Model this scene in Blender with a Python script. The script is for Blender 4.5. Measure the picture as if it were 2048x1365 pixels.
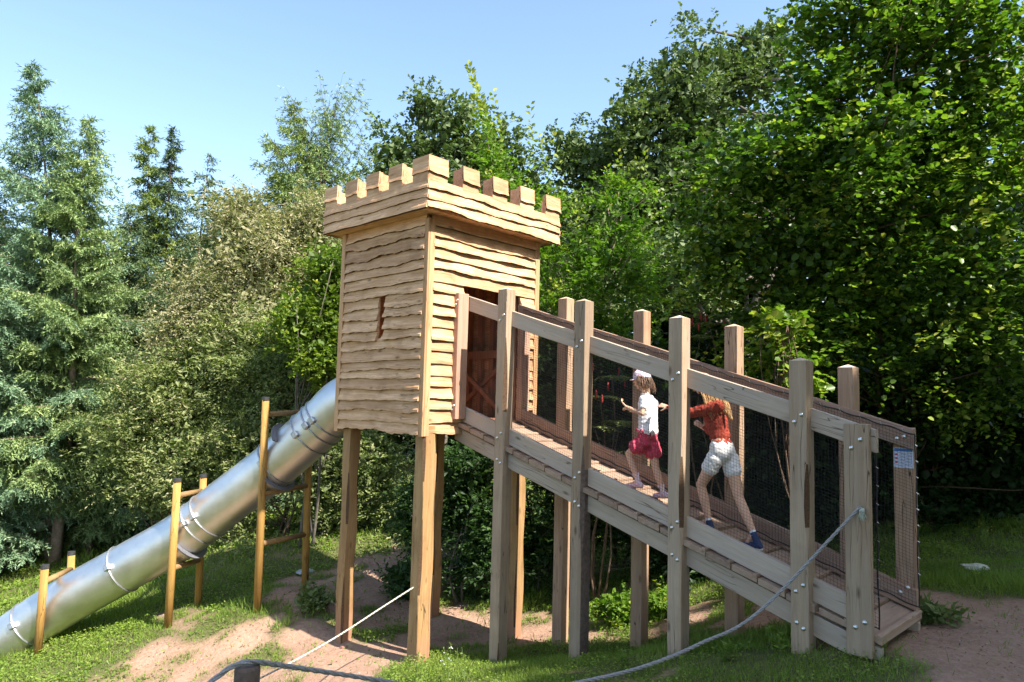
import bpy, bmesh, math, random
import numpy as np
from mathutils import Vector, Matrix, noise as mnoise
rad = math.radians
for o in list(bpy.data.objects): bpy.data.objects.remove(o)
scene = bpy.context.scene
COL = scene.collection
rng = np.random.default_rng(7)
random.seed(7)

# ---------------- camera ----------------
FPX = 1448.76                       # focal length in pixels of a 2048 px wide picture
CR = np.array([0.72350602, 0.68987673, 0.02468071])
CU = np.array([0.04281494, -0.08052846, 0.99583234])
CF = np.array([-0.68898906, 0.71943399, 0.08779985])
CC = np.array([6.84093584, -5.62120557, 0.87682987])
cam = bpy.data.cameras.new('camera')
camo = bpy.data.objects.new('camera', cam); COL.objects.link(camo)
cam.sensor_width = 36.0; cam.sensor_fit = 'HORIZONTAL'; cam.lens = 36.0*FPX/2048
cam.clip_start = 0.05; cam.clip_end = 2000
camo.matrix_world = Matrix(((CR[0], CU[0], -CF[0], CC[0]), (CR[1], CU[1], -CF[1], CC[1]), (CR[2], CU[2], -CF[2], CC[2]), (0, 0, 0, 1)))
scene.camera = camo
# ---------------- light ----------------
SUN_AZ = rad(2.5)     # from +X towards +Y
SUN_EL = rad(49.0)
world = bpy.data.worlds.new('World'); scene.world = world; world.use_nodes = True
wn = world.node_tree; bg = wn.nodes['Background']
sky = wn.nodes.new('ShaderNodeTexSky'); sky.sky_type = 'NISHITA'; sky.sun_disc = False
sky.sun_elevation = SUN_EL; sky.sun_rotation = math.pi/2 - SUN_AZ
sky.altitude = 300; sky.air_density = 1.0; sky.dust_density = 1.6; sky.ozone_density = 0.5
tintn = wn.nodes.new('ShaderNodeMix'); tintn.data_type = 'RGBA'; tintn.blend_type = 'MULTIPLY'; tintn.inputs[0].default_value = 1.0; tintn.inputs[7].default_value = (.97, 1.01, 1.02, 1)
wn.links.new(sky.outputs[0], tintn.inputs[6]); wn.links.new(tintn.outputs[2], bg.inputs[0]); bg.inputs[1].default_value = 0.15
sl = bpy.data.lights.new('sun', 'SUN'); sl.energy = 5.0; sl.angle = rad(0.53); sl.color = (1.0, 0.945, 0.86)
so = bpy.data.objects.new('sun', sl); COL.objects.link(so)
sd = Vector((math.cos(SUN_EL)*math.cos(SUN_AZ), math.cos(SUN_EL)*math.sin(SUN_AZ), math.sin(SUN_EL)))
so.rotation_euler = sd.to_track_quat('Z', 'Y').to_euler(); so.location = sd*60
scene.view_settings.view_transform = 'Standard'; scene.view_settings.look = 'None'
scene.view_settings.exposure = 1.3; scene.view_settings.gamma = 1.0
scene.render.engine = 'CYCLES'
scene.cycles.max_bounces = 7; scene.cycles.diffuse_bounces = 4; scene.cycles.transparent_max_bounces = 8
scene.cycles.glossy_bounces = 3; scene.cycles.transmission_bounces = 3

# ---------------- measuring helpers ----------------
def ray(px, py): return CF + CR*(px-1024)/FPX + CU*(682.5-py)/FPX
def PY(px, py, y):
    v = ray(px, py); return CC + v*(y-CC[1])/v[1]
def PX(px, py, x):
    v = ray(px, py); return CC + v*(x-CC[0])/v[0]
def PD(px, py, d): return CC + ray(px, py)*d
def project(P):
    q = np.asarray(P)-CC; z = q@CF
    zz = np.where(np.abs(z) < 1e-6, 1e-6, z)
    return 1024+FPX*(q@CR)/zz, 682.5-FPX*(q@CU)/zz, z

# ---------------- ground height (thin plate spline through measured points) ----------------
GP = np.array([(-.1,.1,-2.2),(-1.6,.1,-2.3),(-1.6,1.6,-2.27),(-.1,1.8,-2.24),(.73,.5,-2.08),(1.91,.5,-1.79),(3.09,.5,-1.43),(4.27,.5,-1.12),
 (.86,1.61,-2.12),(2.04,1.61,-1.85),(3.22,1.61,-1.48),(4.47,.6,-1.06),(4.95,.6,-.99),(4.95,1.65,-.99),(-3.32,-.25,-2.2),(-3.72,.76,-2.15),(-4.38,-1.1,-2.5),
 (-5.06,-.36,-2.45),(-5.8,-2.39,-2.94),(-6.56,-1.79,-2.85),(-10.9,-1.3,-3.18),(-14.4,-1.1,-3.4),(-4.88,2.93,-1.75),(-6.0,.5,-2.13),(-8.1,1.3,-2.2),
 (-4.78,1.68,-2.1),(-2.65,-1.34,-2.74),(-4.28,-2.6,-2.9),(-.38,-.62,-2.28),(1.65,-.25,-1.87),(3.3,-.11,-1.42),(4.48,.15,-1.16),(5.22,1.4,-.98),
 (5.77,.96,-1.03),(4.9,4.1,-.87),(4.9,6.6,-.75),(3.9,6.4,-.8),(.98,2.86,-1.88),(.5,3.5,-1.88),(3.3,2.4,-1.35),(2.8,1.9,-1.52),(4.0,-4.16,-1.2),
 (6.8,-5.6,-.85),(5.5,-2,-1.15),(0,-5,-2.2),(-4,-8,-3.2),(9,0,-.8),(10,6,-.5),(-2,6,-1.7),(-8,8,-1.4),(2,9,-1.0),(14,14,0),(14,-4,-.2),(14,-14,-.5),
 (-3,16,-.6),(-16,14,-1.5),(-25,2,-2.8),(-22,-14,-4),(0,-18,-2.5),(30,30,1),(0,40,.5),(-40,30,0),(-50,0,-2),(40,0,1),(30,-30,0),(-30,-35,-4)])
def tps(A, B):
    d = np.sqrt(((A[:, None, :]-B[None])**2).sum(-1)); return np.where(d > 0, d*d*np.log(d+1e-9), 0)
_n = len(GP); _M = np.zeros((_n+3, _n+3)); _M[:_n, :_n] = tps(GP[:, :2], GP[:, :2])+np.eye(_n)*0.02
_M[:_n, _n] = 1; _M[:_n, _n+1:] = GP[:, :2]; _M[_n, :_n] = 1; _M[_n+1:, :_n] = GP[:, :2].T
_W = np.linalg.solve(_M, np.concatenate([GP[:, 2], np.zeros(3)]))
def vnoise(x, y, s, seed=0):
    x = x/s; y = y/s
    xi = np.floor(x).astype(int); yi = np.floor(y).astype(int); fx = x-xi; fy = y-yi
    fx = fx*fx*(3-2*fx); fy = fy*fy*(3-2*fy)
    def h(a, b):
        n = (a*374761393+b*668265263+seed*974634777) & 0xffffffff
        n = ((n ^ (n >> 13))*1274126177) & 0xffffffff
        return ((n ^ (n >> 16)) & 0xffff)/65535.0
    return (h(xi, yi)*(1-fx)+h(xi+1, yi)*fx)*(1-fy)+(h(xi, yi+1)*(1-fx)+h(xi+1, yi+1)*fx)*fy
def gz(x, y):
    x = np.atleast_1d(np.asarray(x, float)); y = np.atleast_1d(np.asarray(y, float))
    xy = np.stack([np.clip(x, -50, 50), np.clip(y, -45, 50)], 1); out = np.empty(len(x))
    for i in range(0, len(x), 20000):
        q = xy[i:i+20000]; out[i:i+20000] = tps(q, GP[:, :2])@_W[:_n]+_W[_n]+q@_W[_n+1:]
    return out+(vnoise(x, y, .55, 3)-.5)*.07+(vnoise(x, y, .17, 5)-.5)*.025
def g1(x, y): return float(gz(x, y)[0])
def GPX(px, py):
    v = ray(px, py); t = 2.0
    for k in range(400):
        p = CC+v*t; h = p[2]-g1(p[0], p[1])
        if h < 0.004: break
        t += max(.01, h*0.6)
    return p

# ---------------- object helpers ----------------
def empty(name, loc, label=None, cat=None, group=None):
    o = bpy.data.objects.new(name, None); o.empty_display_size = .2; o.location = tuple(float(c) for c in loc); COL.objects.link(o)
    tag(o, label, cat, group); return o
def tag(o, label=None, cat=None, group=None, kind=None):
    if label: o['label'] = label
    if cat: o['category'] = cat
    if group: o['group'] = group
    if kind: o['kind'] = kind
    return o
def wloc(o):
    p = Vector((0, 0, 0))
    while o is not None: p += o.location; o = o.parent
    return p
class MB:
    """collects geometry in world coordinates, builds ONE mesh object"""
    def __init__(s): s.v = []; s.f = []; s.m = []; s.n = 0; s.a = []; s.cur = 0.0
    def add(s, vs, fs, mi=0):
        s.v += [tuple(float(c) for c in p) for p in vs]; s.f += [tuple(i+s.n for i in f) for f in fs]
        s.m += [mi]*len(fs) if isinstance(mi, int) else list(mi); s.n += len(vs); s.a += [s.cur]*len(fs); return s
    def box(s, a, b, mi=0):
        (x0, y0, z0), (x1, y1, z1) = a, b
        return s.hexa([(x0, y0, z0), (x1, y0, z0), (x1, y1, z0), (x0, y1, z0), (x0, y0, z1), (x1, y0, z1), (x1, y1, z1), (x0, y1, z1)], mi)
    def hexa(s, c, mi=0):
        return s.add(c, [(3, 2, 1, 0), (4, 5, 6, 7), (0, 1, 5, 4), (1, 2, 6, 5), (2, 3, 7, 6), (3, 0, 4, 7)], mi)
    def tube(s, pts, r, n=8, cap=True, mi=0):
        pts = [Vector(tuple(p)) for p in pts]; rr = r if hasattr(r, '__len__') else [r]*len(pts)
        up = Vector((0, 0, 1)); vs = []; fs = []; prev = None
        for i, p in enumerate(pts):
            t = (pts[min(i+1, len(pts)-1)]-pts[max(i-1, 0)]).normalized()
            if prev is None:
                a = t.cross(up); a = a if a.length > .05 else t.cross(Vector((1, 0, 0)))
            else: a = prev-t*prev.dot(t)
            a.normalize(); prev = a; b = t.cross(a)
            for k in range(n):
                th = 2*math.pi*k/n; vs.append(p+(a*math.cos(th)+b*math.sin(th))*rr[i])
        for i in range(len(pts)-1):
            for k in range(n):
                k2 = (k+1) % n; fs.append((i*n+k, i*n+k2, (i+1)*n+k2, (i+1)*n+k))
        if cap: fs.append(tuple(range(n-1, -1, -1))); fs.append(tuple(range((len(pts)-1)*n, len(pts)*n)))
        return s.add(vs, fs, mi)
    def build(s, name, mats, parent=None, smooth=False, bevel=0, loc=None):
        me = bpy.data.meshes.new(name); o = bpy.data.objects.new(name, me); COL.objects.link(o)
        base = wloc(parent) if parent is not None else Vector(loc if loc is not None else (0, 0, 0))
        me.from_pydata([(x-base.x, y-base.y, z-base.z) for x, y, z in s.v], [], s.f)
        for m in (mats if isinstance(mats, (list, tuple)) else [mats]): me.materials.append(m)
        me.polygons.foreach_set('material_index', s.m)
        if smooth: me.polygons.foreach_set('use_smooth', [True]*len(s.f))
        if any(s.a): me.attributes.new('plank', 'FLOAT', 'FACE').data.foreach_set('value', s.a)
        me.update()
        if parent is not None: o.parent = parent
        elif loc is not None: o.location = base
        if bevel:
            bm = bmesh.new(); bm.from_mesh(me)
            bmesh.ops.recalc_face_normals(bm, faces=bm.faces)
            bmesh.ops.bevel(bm, geom=[e for e in bm.edges if len(e.link_faces) == 2 and e.calc_face_angle(0) > .4], offset=bevel, segments=1, affect='EDGES', clamp_overlap=True)
            bm.to_mesh(me); bm.free()
        return o
def np_mesh(name, V, loops, sizes, mats, parent=None, attr=None, mi=None, smooth=False, loc=None):
    me = bpy.data.meshes.new(name); o = bpy.data.objects.new(name, me); COL.objects.link(o)
    base = np.array(wloc(parent)) if parent is not None else np.array(loc if loc is not None else (0, 0, 0), float)
    V = np.asarray(V, np.float32)-base.astype(np.float32)
    me.vertices.add(len(V)); me.vertices.foreach_set('co', V.ravel())
    me.loops.add(len(loops)); me.loops.foreach_set('vertex_index', np.asarray(loops, np.int32))
    sizes = np.asarray(sizes, np.int32); starts = np.concatenate([[0], np.cumsum(sizes)[:-1]]).astype(np.int32)
    me.polygons.add(len(sizes)); me.polygons.foreach_set('loop_start', starts); me.polygons.foreach_set('loop_total', sizes)
    for m in (mats if isinstance(mats, (list, tuple)) else [mats]): me.materials.append(m)
    if mi is not None: me.polygons.foreach_set('material_index', np.asarray(mi, np.int32))
    if smooth: me.polygons.foreach_set('use_smooth', np.ones(len(sizes), bool))
    if attr is not None:
        a = me.attributes.new('tint', 'FLOAT', 'FACE'); a.data.foreach_set('value', np.asarray(attr, np.float32))
    me.update(calc_edges=True)
    if parent is not None: o.parent = parent
    elif loc is not None: o.location = base
    return o

# ---------------- materials ----------------
def nt(name):
    m = bpy.data.materials.new(name); m.use_nodes = True; t = m.node_tree
    return m, t, t.nodes, t.links, t.nodes['Principled BSDF']
def ramp(N, L, fac, stops):
    r = N.new('ShaderNodeValToRGB'); e = r.color_ramp.elements
    while len(e) > 1: e.remove(e[-1])
    e[0].position = stops[0][0]; e[0].color = (*stops[0][1], 1)
    for p, c in stops[1:]:
        q = e.new(p); q.color = (*c, 1)
    L.new(fac, r.inputs[0]); return r.outputs[0]
def mix(N, L, fac, a, b, mode='MIX'):
    m = N.new('ShaderNodeMix'); m.data_type = 'RGBA'; m.blend_type = mode
    for s, v in ((m.inputs[0], fac), (m.inputs[6], a), (m.inputs[7], b)):
        if hasattr(v, 'links'): L.new(v, s)
        elif isinstance(v, (int, float)): s.default_value = v
        else: s.default_value = (*v, 1)
    return m.outputs[2]
def noise(N, L, vec, scale, detail=4, rough=.55, w=None):
    n = N.new('ShaderNodeTexNoise'); n.inputs['Scale'].default_value = scale; n.inputs['Detail'].default_value = detail
    n.inputs['Roughness'].default_value = rough
    if vec is not None: L.new(vec, n.inputs['Vector'])
    return n.outputs[0]
def mapping(N, L, scale, rot=(0, 0, 0), loc=(0, 0, 0), coord='Object'):
    tc = N.new('ShaderNodeTexCoord'); mp = N.new('ShaderNodeMapping'); mp.inputs['Scale'].default_value = scale
    mp.inputs['Rotation'].default_value = rot; mp.inputs['Location'].default_value = loc; L.new(tc.outputs[coord], mp.inputs[0]); return mp.outputs[0]
def math_(N, L, op, a, b=None, clamp=False):
    m = N.new('ShaderNodeMath'); m.operation = op; m.use_clamp = clamp
    for s, v in ((m.inputs[0], a), (m.inputs[1], b)):
        if v is None: continue
        if hasattr(v, 'links'): L.new(v, s)
        else: s.default_value = v
    return m.outputs[0]
def bump(N, L, h, strength, dist, b):
    bp = N.new('ShaderNodeBump'); bp.inputs['Strength'].default_value = strength; bp.inputs['Distance'].default_value = dist
    L.new(h, bp.inputs['Height']); L.new(bp.outputs[0], b.inputs['Normal'])
def wood(name, axis, light, dark, grey=None, greyamt=0.0, crack=.5, rot=(0, 0, 0), rough=.75, knots=.5, var=.5, loc=(0, 0, 0), mud=0):
    """sawn wood with grain along one axis"""
    m, t, N, L, b = nt(name)
    long_, across = .8, 13.0
    sc = {'X': (long_, across, across), 'Y': (across, long_, across), 'Z': (across, across, long_)}[axis]
    vr = N.new('ShaderNodeTexCoord'); rt = N.new('ShaderNodeMapping'); rt.inputs['Rotation'].default_value = rot; rt.inputs['Location'].default_value = loc
    L.new(vr.outputs['Object'], rt.inputs[0])
    pa = N.new('ShaderNodeAttribute'); pa.attribute_name = 'plank'; oi = N.new('ShaderNodeObjectInfo')
    off = math_(N, L, 'ADD', math_(N, L, 'MULTIPLY', pa.outputs['Fac'], 57.0), math_(N, L, 'MULTIPLY', oi.outputs['Random'], 23.0))
    va = N.new('ShaderNodeVectorMath'); va.operation = 'ADD'; L.new(rt.outputs[0], va.inputs[0]); L.new(off, va.inputs[1])
    mp = N.new('ShaderNodeMapping'); mp.inputs['Scale'].default_value = sc; L.new(va.outputs[0], mp.inputs[0]); v = mp.outputs[0]
    big = noise(N, L, v, .45, 3, .5)
    # rings: warped bands
    w = N.new('ShaderNodeTexNoise'); w.inputs['Scale'].default_value = 1.0; w.inputs['Detail'].default_value = 2; L.new(v, w.inputs['Vector'])
    s1 = math_(N, L, 'MULTIPLY', w.outputs[0], 26.0); s2 = math_(N, L, 'SINE', s1); rings = math_(N, L, 'MULTIPLY_ADD', s2, .5); 
    rings.node.inputs[2].default_value = .5
    fine = noise(N, L, v, 7.0, 5, .7)
    c1 = ramp(N, L, rings, [(0.0, dark), (.55, light), (1.0, tuple(min(1, c*1.08) for c in light))])
    base = mix(N, L, .35+.0, ramp(N, L, big, [(.3, tuple(c*.82 for c in light)), (.7, light)]), c1)
    base = mix(N, L, math_(N, L, 'MULTIPLY', ramp(N, L, fine, [(.35, (1, 1, 1)), (.60, (0, 0, 0))]), .55), base, dark)
    bv = noise(N, L, v, .9, 0, .5)
    base = mix(N, L, math_(N, L, 'MULTIPLY', ramp(N, L, bv, [(.4, (0, 0, 0)), (.6, (1, 1, 1))]), .35), base, tuple(c*.9 for c in dark))
    # broad stains
    sn = noise(N, L, mapping(N, L, (1.3, 1.3, 1.3)), 2.2, 4, .6)
    base = mix(N, L, math_(N, L, 'MULTIPLY', ramp(N, L, sn, [(.5, (0, 0, 0)), (.72, (1, 1, 1))]), var), base, tuple(c*.62 for c in dark))
    if grey:
        gn = noise(N, L, v, .8, 4, .6)
        base = mix(N, L, math_(N, L, 'ADD', math_(N, L, 'MULTIPLY', ramp(N, L, gn, [(.3, (0, 0, 0)), (.7, (1, 1, 1))]), .5), greyamt-.25, True), base, grey)
    # knots
    if knots > 0:
        kv = N.new('ShaderNodeTexVoronoi'); kv.inputs['Scale'].default_value = 2.6
        ksc = {'X': (.8, 2.2, 2.2), 'Y': (2.2, .8, 2.2), 'Z': (2.2, 2.2, .8)}[axis]
        kmp = N.new('ShaderNodeMapping'); kmp.inputs['Scale'].default_value = ksc; L.new(va.outputs[0], kmp.inputs[0]); L.new(kmp.outputs[0], kv.inputs['Vector'])
        kf = ramp(N, L, kv.outputs['Distance'], [(.05, (1, 1, 1)), (.13, (0, 0, 0))])
        base = mix(N, L, math_(N, L, 'MULTIPLY', kf, knots), base, tuple(c*.35 for c in dark))
    # drying cracks: thin long dark lines
    cn = noise(N, L, v, 1.6, 1, .3)
    ca = math_(N, L, 'ABSOLUTE', math_(N, L, 'SUBTRACT', cn, .5))
    cr = ramp(N, L, ca, [(.0, (1, 1, 1)), (.012, (0, 0, 0))])
    gate = ramp(N, L, noise(N, L, mapping(N, L, (.9, .9, .9)), 1.7, 2), [(.45, (0, 0, 0)), (.6, (1, 1, 1))])
    cm = math_(N, L, 'MULTIPLY', math_(N, L, 'MULTIPLY', cr, gate), crack)
    base = mix(N, L, cm, base, tuple(c*.18 for c in dark))
    wnz = N.new('ShaderNodeTexWhiteNoise'); wnz.noise_dimensions = '1D'; L.new(off, wnz.inputs['W'])
    base = mix(N, L, 1.0, base, ramp(N, L, wnz.outputs[0], [(0, (.80, .77, .74)), (.5, (1, .98, .95)), (1, (1.08, 1.06, 1.04))]), 'MULTIPLY')
    if mud:
        sx_ = N.new('ShaderNodeSeparateXYZ'); tc_ = N.new('ShaderNodeTexCoord'); L.new(tc_.outputs['Object'], sx_.inputs[0])
        zz = math_(N, L, 'ADD', sx_.outputs[2], math_(N, L, 'MULTIPLY', noise(N, L, mapping(N, L, (1, 1, .3)), 9, 4, .6), -.5))
        base = mix(N, L, ramp(N, L, math_(N, L, 'ADD', math_(N, L, 'MULTIPLY', zz, -1.6), .55+mud), [(.2, (0, 0, 0)), (.7, (.75, .75, .75))]), base, (.34, .17, .11))
    L.new(base, b.inputs['Base Color']); b.inputs['Roughness'].default_value = rough; b.inputs['Specular IOR Level'].default_value = .25
    h = math_(N, L, 'SUBTRACT', math_(N, L, 'ADD', math_(N, L, 'MULTIPLY', fine, .6), math_(N, L, 'MULTIPLY', rings, .25)), math_(N, L, 'MULTIPLY', cm, 3.0))
    bump(N, L, h, .55, .006, b)
    return m
M = {}
FL, FD = (.80, .52, .315), (.45, .225, .10)
M['fresh_X'] = wood('fresh larch grain along x', 'X', FL, FD, var=.45, crack=.6, knots=.75)
M['fresh_Y'] = wood('fresh larch grain along y', 'Y', FL, FD, var=.6, crack=.5, knots=.75)
M['fresh_Z'] = wood('fresh larch upright', 'Z', (.60, .38, .21), FD, var=.3, crack=.6)
M['leg'] = wood('larch leg', 'Z', (.50, .32, .155), (.32, .175, .07), var=.5, crack=1.0, mud=.001)
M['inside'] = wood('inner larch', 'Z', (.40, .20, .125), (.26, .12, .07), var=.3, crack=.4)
M['pink'] = wood('pinkish larch', 'Z', (.55, .36, .27), (.40, .22, .15), var=.4, crack=.8)
GA = (.37, .295, .235)
M['post'] = wood('weathered post', 'Z', (.47, .345, .22), (.24, .145, .08), grey=GA, greyamt=.42, crack=1.0, var=.4, knots=.7)
M['rail'] = wood('weathered rail', 'X', (.50, .39, .27), (.28, .19, .12), grey=(.44, .37, .32), greyamt=.55, crack=.8, rot=(0, -math.atan(.308), 0), knots=.8, var=.3)
M['plank_deck'] = wood('deck plank', 'Y', (.42, .28, .19), (.28, .17, .11), grey=(.34, .28, .23), greyamt=.3, crack=.6)
M['cap'] = wood('sawn post cap', 'X', (.72, .58, .42), (.52, .38, .25), crack=.4)
M['round'] = wood('impregnated round timber', 'Z', (.50, .31, .095), (.34, .18, .045), var=.5, crack=1.0, knots=.4)
M['rung'] = wood('impregnated rung', 'Y', (.40, .24, .085), (.24, .13, .045), grey=(.15, .12, .09), greyamt=.3, crack=.8)
def plain(name, col, rough=.6, metal=0, spec=.4, nscale=30, namt=.25, bstr=.2):
    m, t, N, L, b = nt(name)
    n = noise(N, L, mapping(N, L, (1, 1, 1)), nscale, 4, .6)
    L.new(ramp(N, L, n, [(.25, tuple(c*(1-namt) for c in col)), (.75, tuple(min(1, c*(1+namt)) for c in col))]), b.inputs['Base Color'])
    b.inputs['Roughness'].default_value = rough; b.inputs['Metallic'].default_value = metal; b.inputs['Specular IOR Level'].default_value = spec
    if bstr: bump(N, L, n, bstr, .004, b)
    return m
M['bark'] = plain('bark edge', (.10, .055, .028), .9, nscale=60, namt=.5, bstr=.8)
M['darkbark'] = plain('dark bark', (.14, .10, .08), .9, nscale=25, namt=.45, bstr=1)
M['galv'] = plain('zinc bolt', (.62, .64, .64), .38, 1, bstr=0, namt=.1)
M['rubber'] = plain('black post cap', (.035, .035, .035), .55)
M['net'] = plain('black nylon net', (.018, .016, .016), .6, bstr=0)
M['wire'] = plain('steel clip', (.55, .55, .55), .35, 1, bstr=0)
M['greyrope'] = plain('grey rope', (.29, .28, .275), .9, nscale=200, namt=.4, bstr=.6)
M['whiterope'] = plain('pale rope', (.50, .46, .38), .9, nscale=200, namt=.3, bstr=.6)
M['darkplate'] = plain('grey painted saddle plate', (.17, .17, .19), .55, .2)
def steel():
    m, t, N, L, b = nt('brushed stainless steel')
    v = mapping(N, L, (1, 1, 1)); n = noise(N, L, v, 3.0, 5, .6); n2 = noise(N, L, v, 60, 3, .6)
    L.new(ramp(N, L, n, [(.3, (.62, .605, .58)), (.7, (.76, .745, .71))]), b.inputs['Base Color'])
    b.inputs['Metallic'].default_value = 1.0
    L.new(ramp(N, L, math_(N, L, 'ADD', math_(N, L, 'MULTIPLY', n, .6), math_(N, L, 'MULTIPLY', n2, .4)), [(.3, (.36, .36, .36)), (.7, (.52, .52, .52))]), b.inputs['Roughness'])
    bump(N, L, n, .12, .02, b)
    return m
M['steel'] = steel()
M['clamp'] = plain('clamp steel', (.45, .46, .48), .45, .9, bstr=0)
def leafmat(name, stops, trans=.35, rough=.55, spec=.35):
    m, t, N, L, b = nt(name)
    a = N.new('ShaderNodeAttribute'); a.attribute_name = 'tint'
    col = ramp(N, L, a.outputs['Fac'], stops)
    L.new(col, b.inputs['Base Color']); b.inputs['Roughness'].default_value = rough; b.inputs['Specular IOR Level'].default_value = spec
    tr = N.new('ShaderNodeBsdfTranslucent'); L.new(mix(N, L, 1.0, col, (1.0, 1.25, .45), 'MULTIPLY'), tr.inputs[0])
    ms = N.new('ShaderNodeMixShader'); ms.inputs[0].default_value = trans
    L.new(b.outputs[0], ms.inputs[1]); L.new(tr.outputs[0], ms.inputs[2]); L.new(ms.outputs[0], N['Material Output'].inputs[0])
    return m
# ---------------- dirt areas (world polygons) ----------------
def inpoly(x, y, poly):
    c = np.zeros(len(x), bool); n = len(poly)
    for i in range(n):
        x1, y1 = poly[i]; x2, y2 = poly[(i+1) % n]
        k = ((y1 > y) != (y2 > y)) & (x < (x2-x1)*(y-y1)/(y2-y1+1e-12)+x1); c ^= k
    return c
def gpoly(pts): return [tuple(GPX(*p)[:2]) for p in pts]
DIRT = [gpoly([(150, 1380), (300, 1300), (480, 1255), (560, 1215), (560, 1160), (650, 1135), (800, 1100), (860, 1130), (900, 1190), (1000, 1230), (1100, 1230), (1250, 1225),
               (1340, 1230), (1480, 1195), (1560, 1200), (1560, 1255), (1350, 1275), (1120, 1285), (1000, 1300), (860, 1300), (760, 1335), (700, 1390)]),
        gpoly([(1580, 1230), (1700, 1190), (1830, 1175), (1960, 1190), (2060, 1215), (2300, 1225), (2300, 1420), (1880, 1420), (1850, 1330), (1760, 1300), (1600, 1290)])]
def dirtmask(x, y):
    """1 = bare soil, 0 = grass; soft and ragged"""
    jx = x+(vnoise(x, y, .5, 11)-.5)*.55+(vnoise(x, y, .15, 12)-.5)*.2; jy = y+(vnoise(x, y, .5, 13)-.5)*.55+(vnoise(x, y, .15, 14)-.5)*.2
    m = np.zeros(len(x))
    for P in DIRT: m = np.maximum(m, inpoly(jx, jy, P).astype(float))
    tuft = vnoise(x, y, .33, 21)*.6+vnoise(x, y, .12, 22)*.4
    left = x < 3.5
    m = np.where((tuft > np.where(x < -2.2, .60, .62)) & left, 0.0, m)
    bare = (vnoise(x, y, .8, 31)*.7+vnoise(x, y, .2, 32)*.3 > .80)
    return np.where(bare, np.maximum(m, .7), m)
# ================= GROUND =================
def build_ground():
    def axis(lo, hi, c0, c1, f, coarse):
        a = list(np.arange(c0, c1, f)); s = f; v = c1
        while v < hi: a.append(v); s = min(s*1.25, coarse); v += s
        a.append(hi); s = f; v = c0-f
        while v > lo: a.insert(0, v); s = min(s*1.25, coarse); v -= s
        a.insert(0, lo); return np.array(a)
    X = axis(-160, 160, -8, 8, .09, 12); Y = axis(-160, 160, -3.5, 7, .09, 12)
    gx, gy = np.meshgrid(X, Y, indexing='ij'); n, m = gx.shape
    z = gz(gx.ravel(), gy.ravel()); d = dirtmask(gx.ravel(), gy.ravel())
    V = np.stack([gx.ravel(), gy.ravel(), z], 1)
    i = np.arange(n-1)[:, None]*m+np.arange(m-1)[None]; i = i.ravel()
    F = np.stack([i, i+m, i+m+1, i+1], 1).ravel()
    mt, t, N, L, b = nt('soil and turf')
    a = N.new('ShaderNodeAttribute'); a.attribute_name = 'soil'
    v = mapping(N, L, (1, 1, 1))
    n1 = noise(N, L, v, 1.2, 5, .6); n2 = noise(N, L, v, 18, 6, .7); n3 = noise(N, L, v, 90, 3, .7)
    soil = mix(N, L, .5, ramp(N, L, n1, [(.3, (.32, .17, .105)), (.7, (.47, .29, .19))]), ramp(N, L, n2, [(.3, (.22, .13, .09)), (.7, (.54, .37, .28))]))
    vo = N.new('ShaderNodeTexVoronoi'); vo.inputs['Scale'].default_value = 34; L.new(v, vo.inputs['Vector'])
    st = ramp(N, L, vo.outputs['Distance'], [(.10, (1, 1, 1)), (.22, (0, 0, 0))])
    soil = mix(N, L, math_(N, L, 'MULTIPLY', st, ramp(N, L, n3, [(.5, (0, 0, 0)), (.6, (.8, .8, .8))])), soil, (.50, .44, .40))
    soil = mix(N, L, ramp(N, L, noise(N, L, v, 9, 4, .7), [(.60, (0, 0, 0)), (.72, (.7, .7, .7))]), soil, (.13, .085, .06))
    turf = ramp(N, L, n2, [(.3, (.07, .075, .03)), (.7, (.15, .15, .055))])
    L.new(mix(N, L, a.outputs['Fac'], turf, soil), b.inputs['Base Color']); b.inputs['Roughness'].default_value = .95; b.inputs['Specular IOR Level'].default_value = .15
    hh = math_(N, L, 'ADD', math_(N, L, 'MULTIPLY', n2, 1.0), math_(N, L, 'MULTIPLY', n3, .4))
    bump(N, L, hh, .8, .03, b)
    o = np_mesh('ground', V, F, np.full(len(i), 4), mt, smooth=True); o['kind'] = 'structure'
    dd = d.reshape(n, m)
    for _ in range(2):
        q = dd.copy(); q[1:-1, 1:-1] = (dd[1:-1, 1:-1]*2+dd[2:, 1:-1]+dd[:-2, 1:-1]+dd[1:-1, 2:]+dd[1:-1, :-2])/6; dd = q
    at = o.data.attributes.new('soil', 'FLOAT', 'POINT'); at.data.foreach_set('value', dd.ravel().astype(np.float32))
build_ground()

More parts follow.
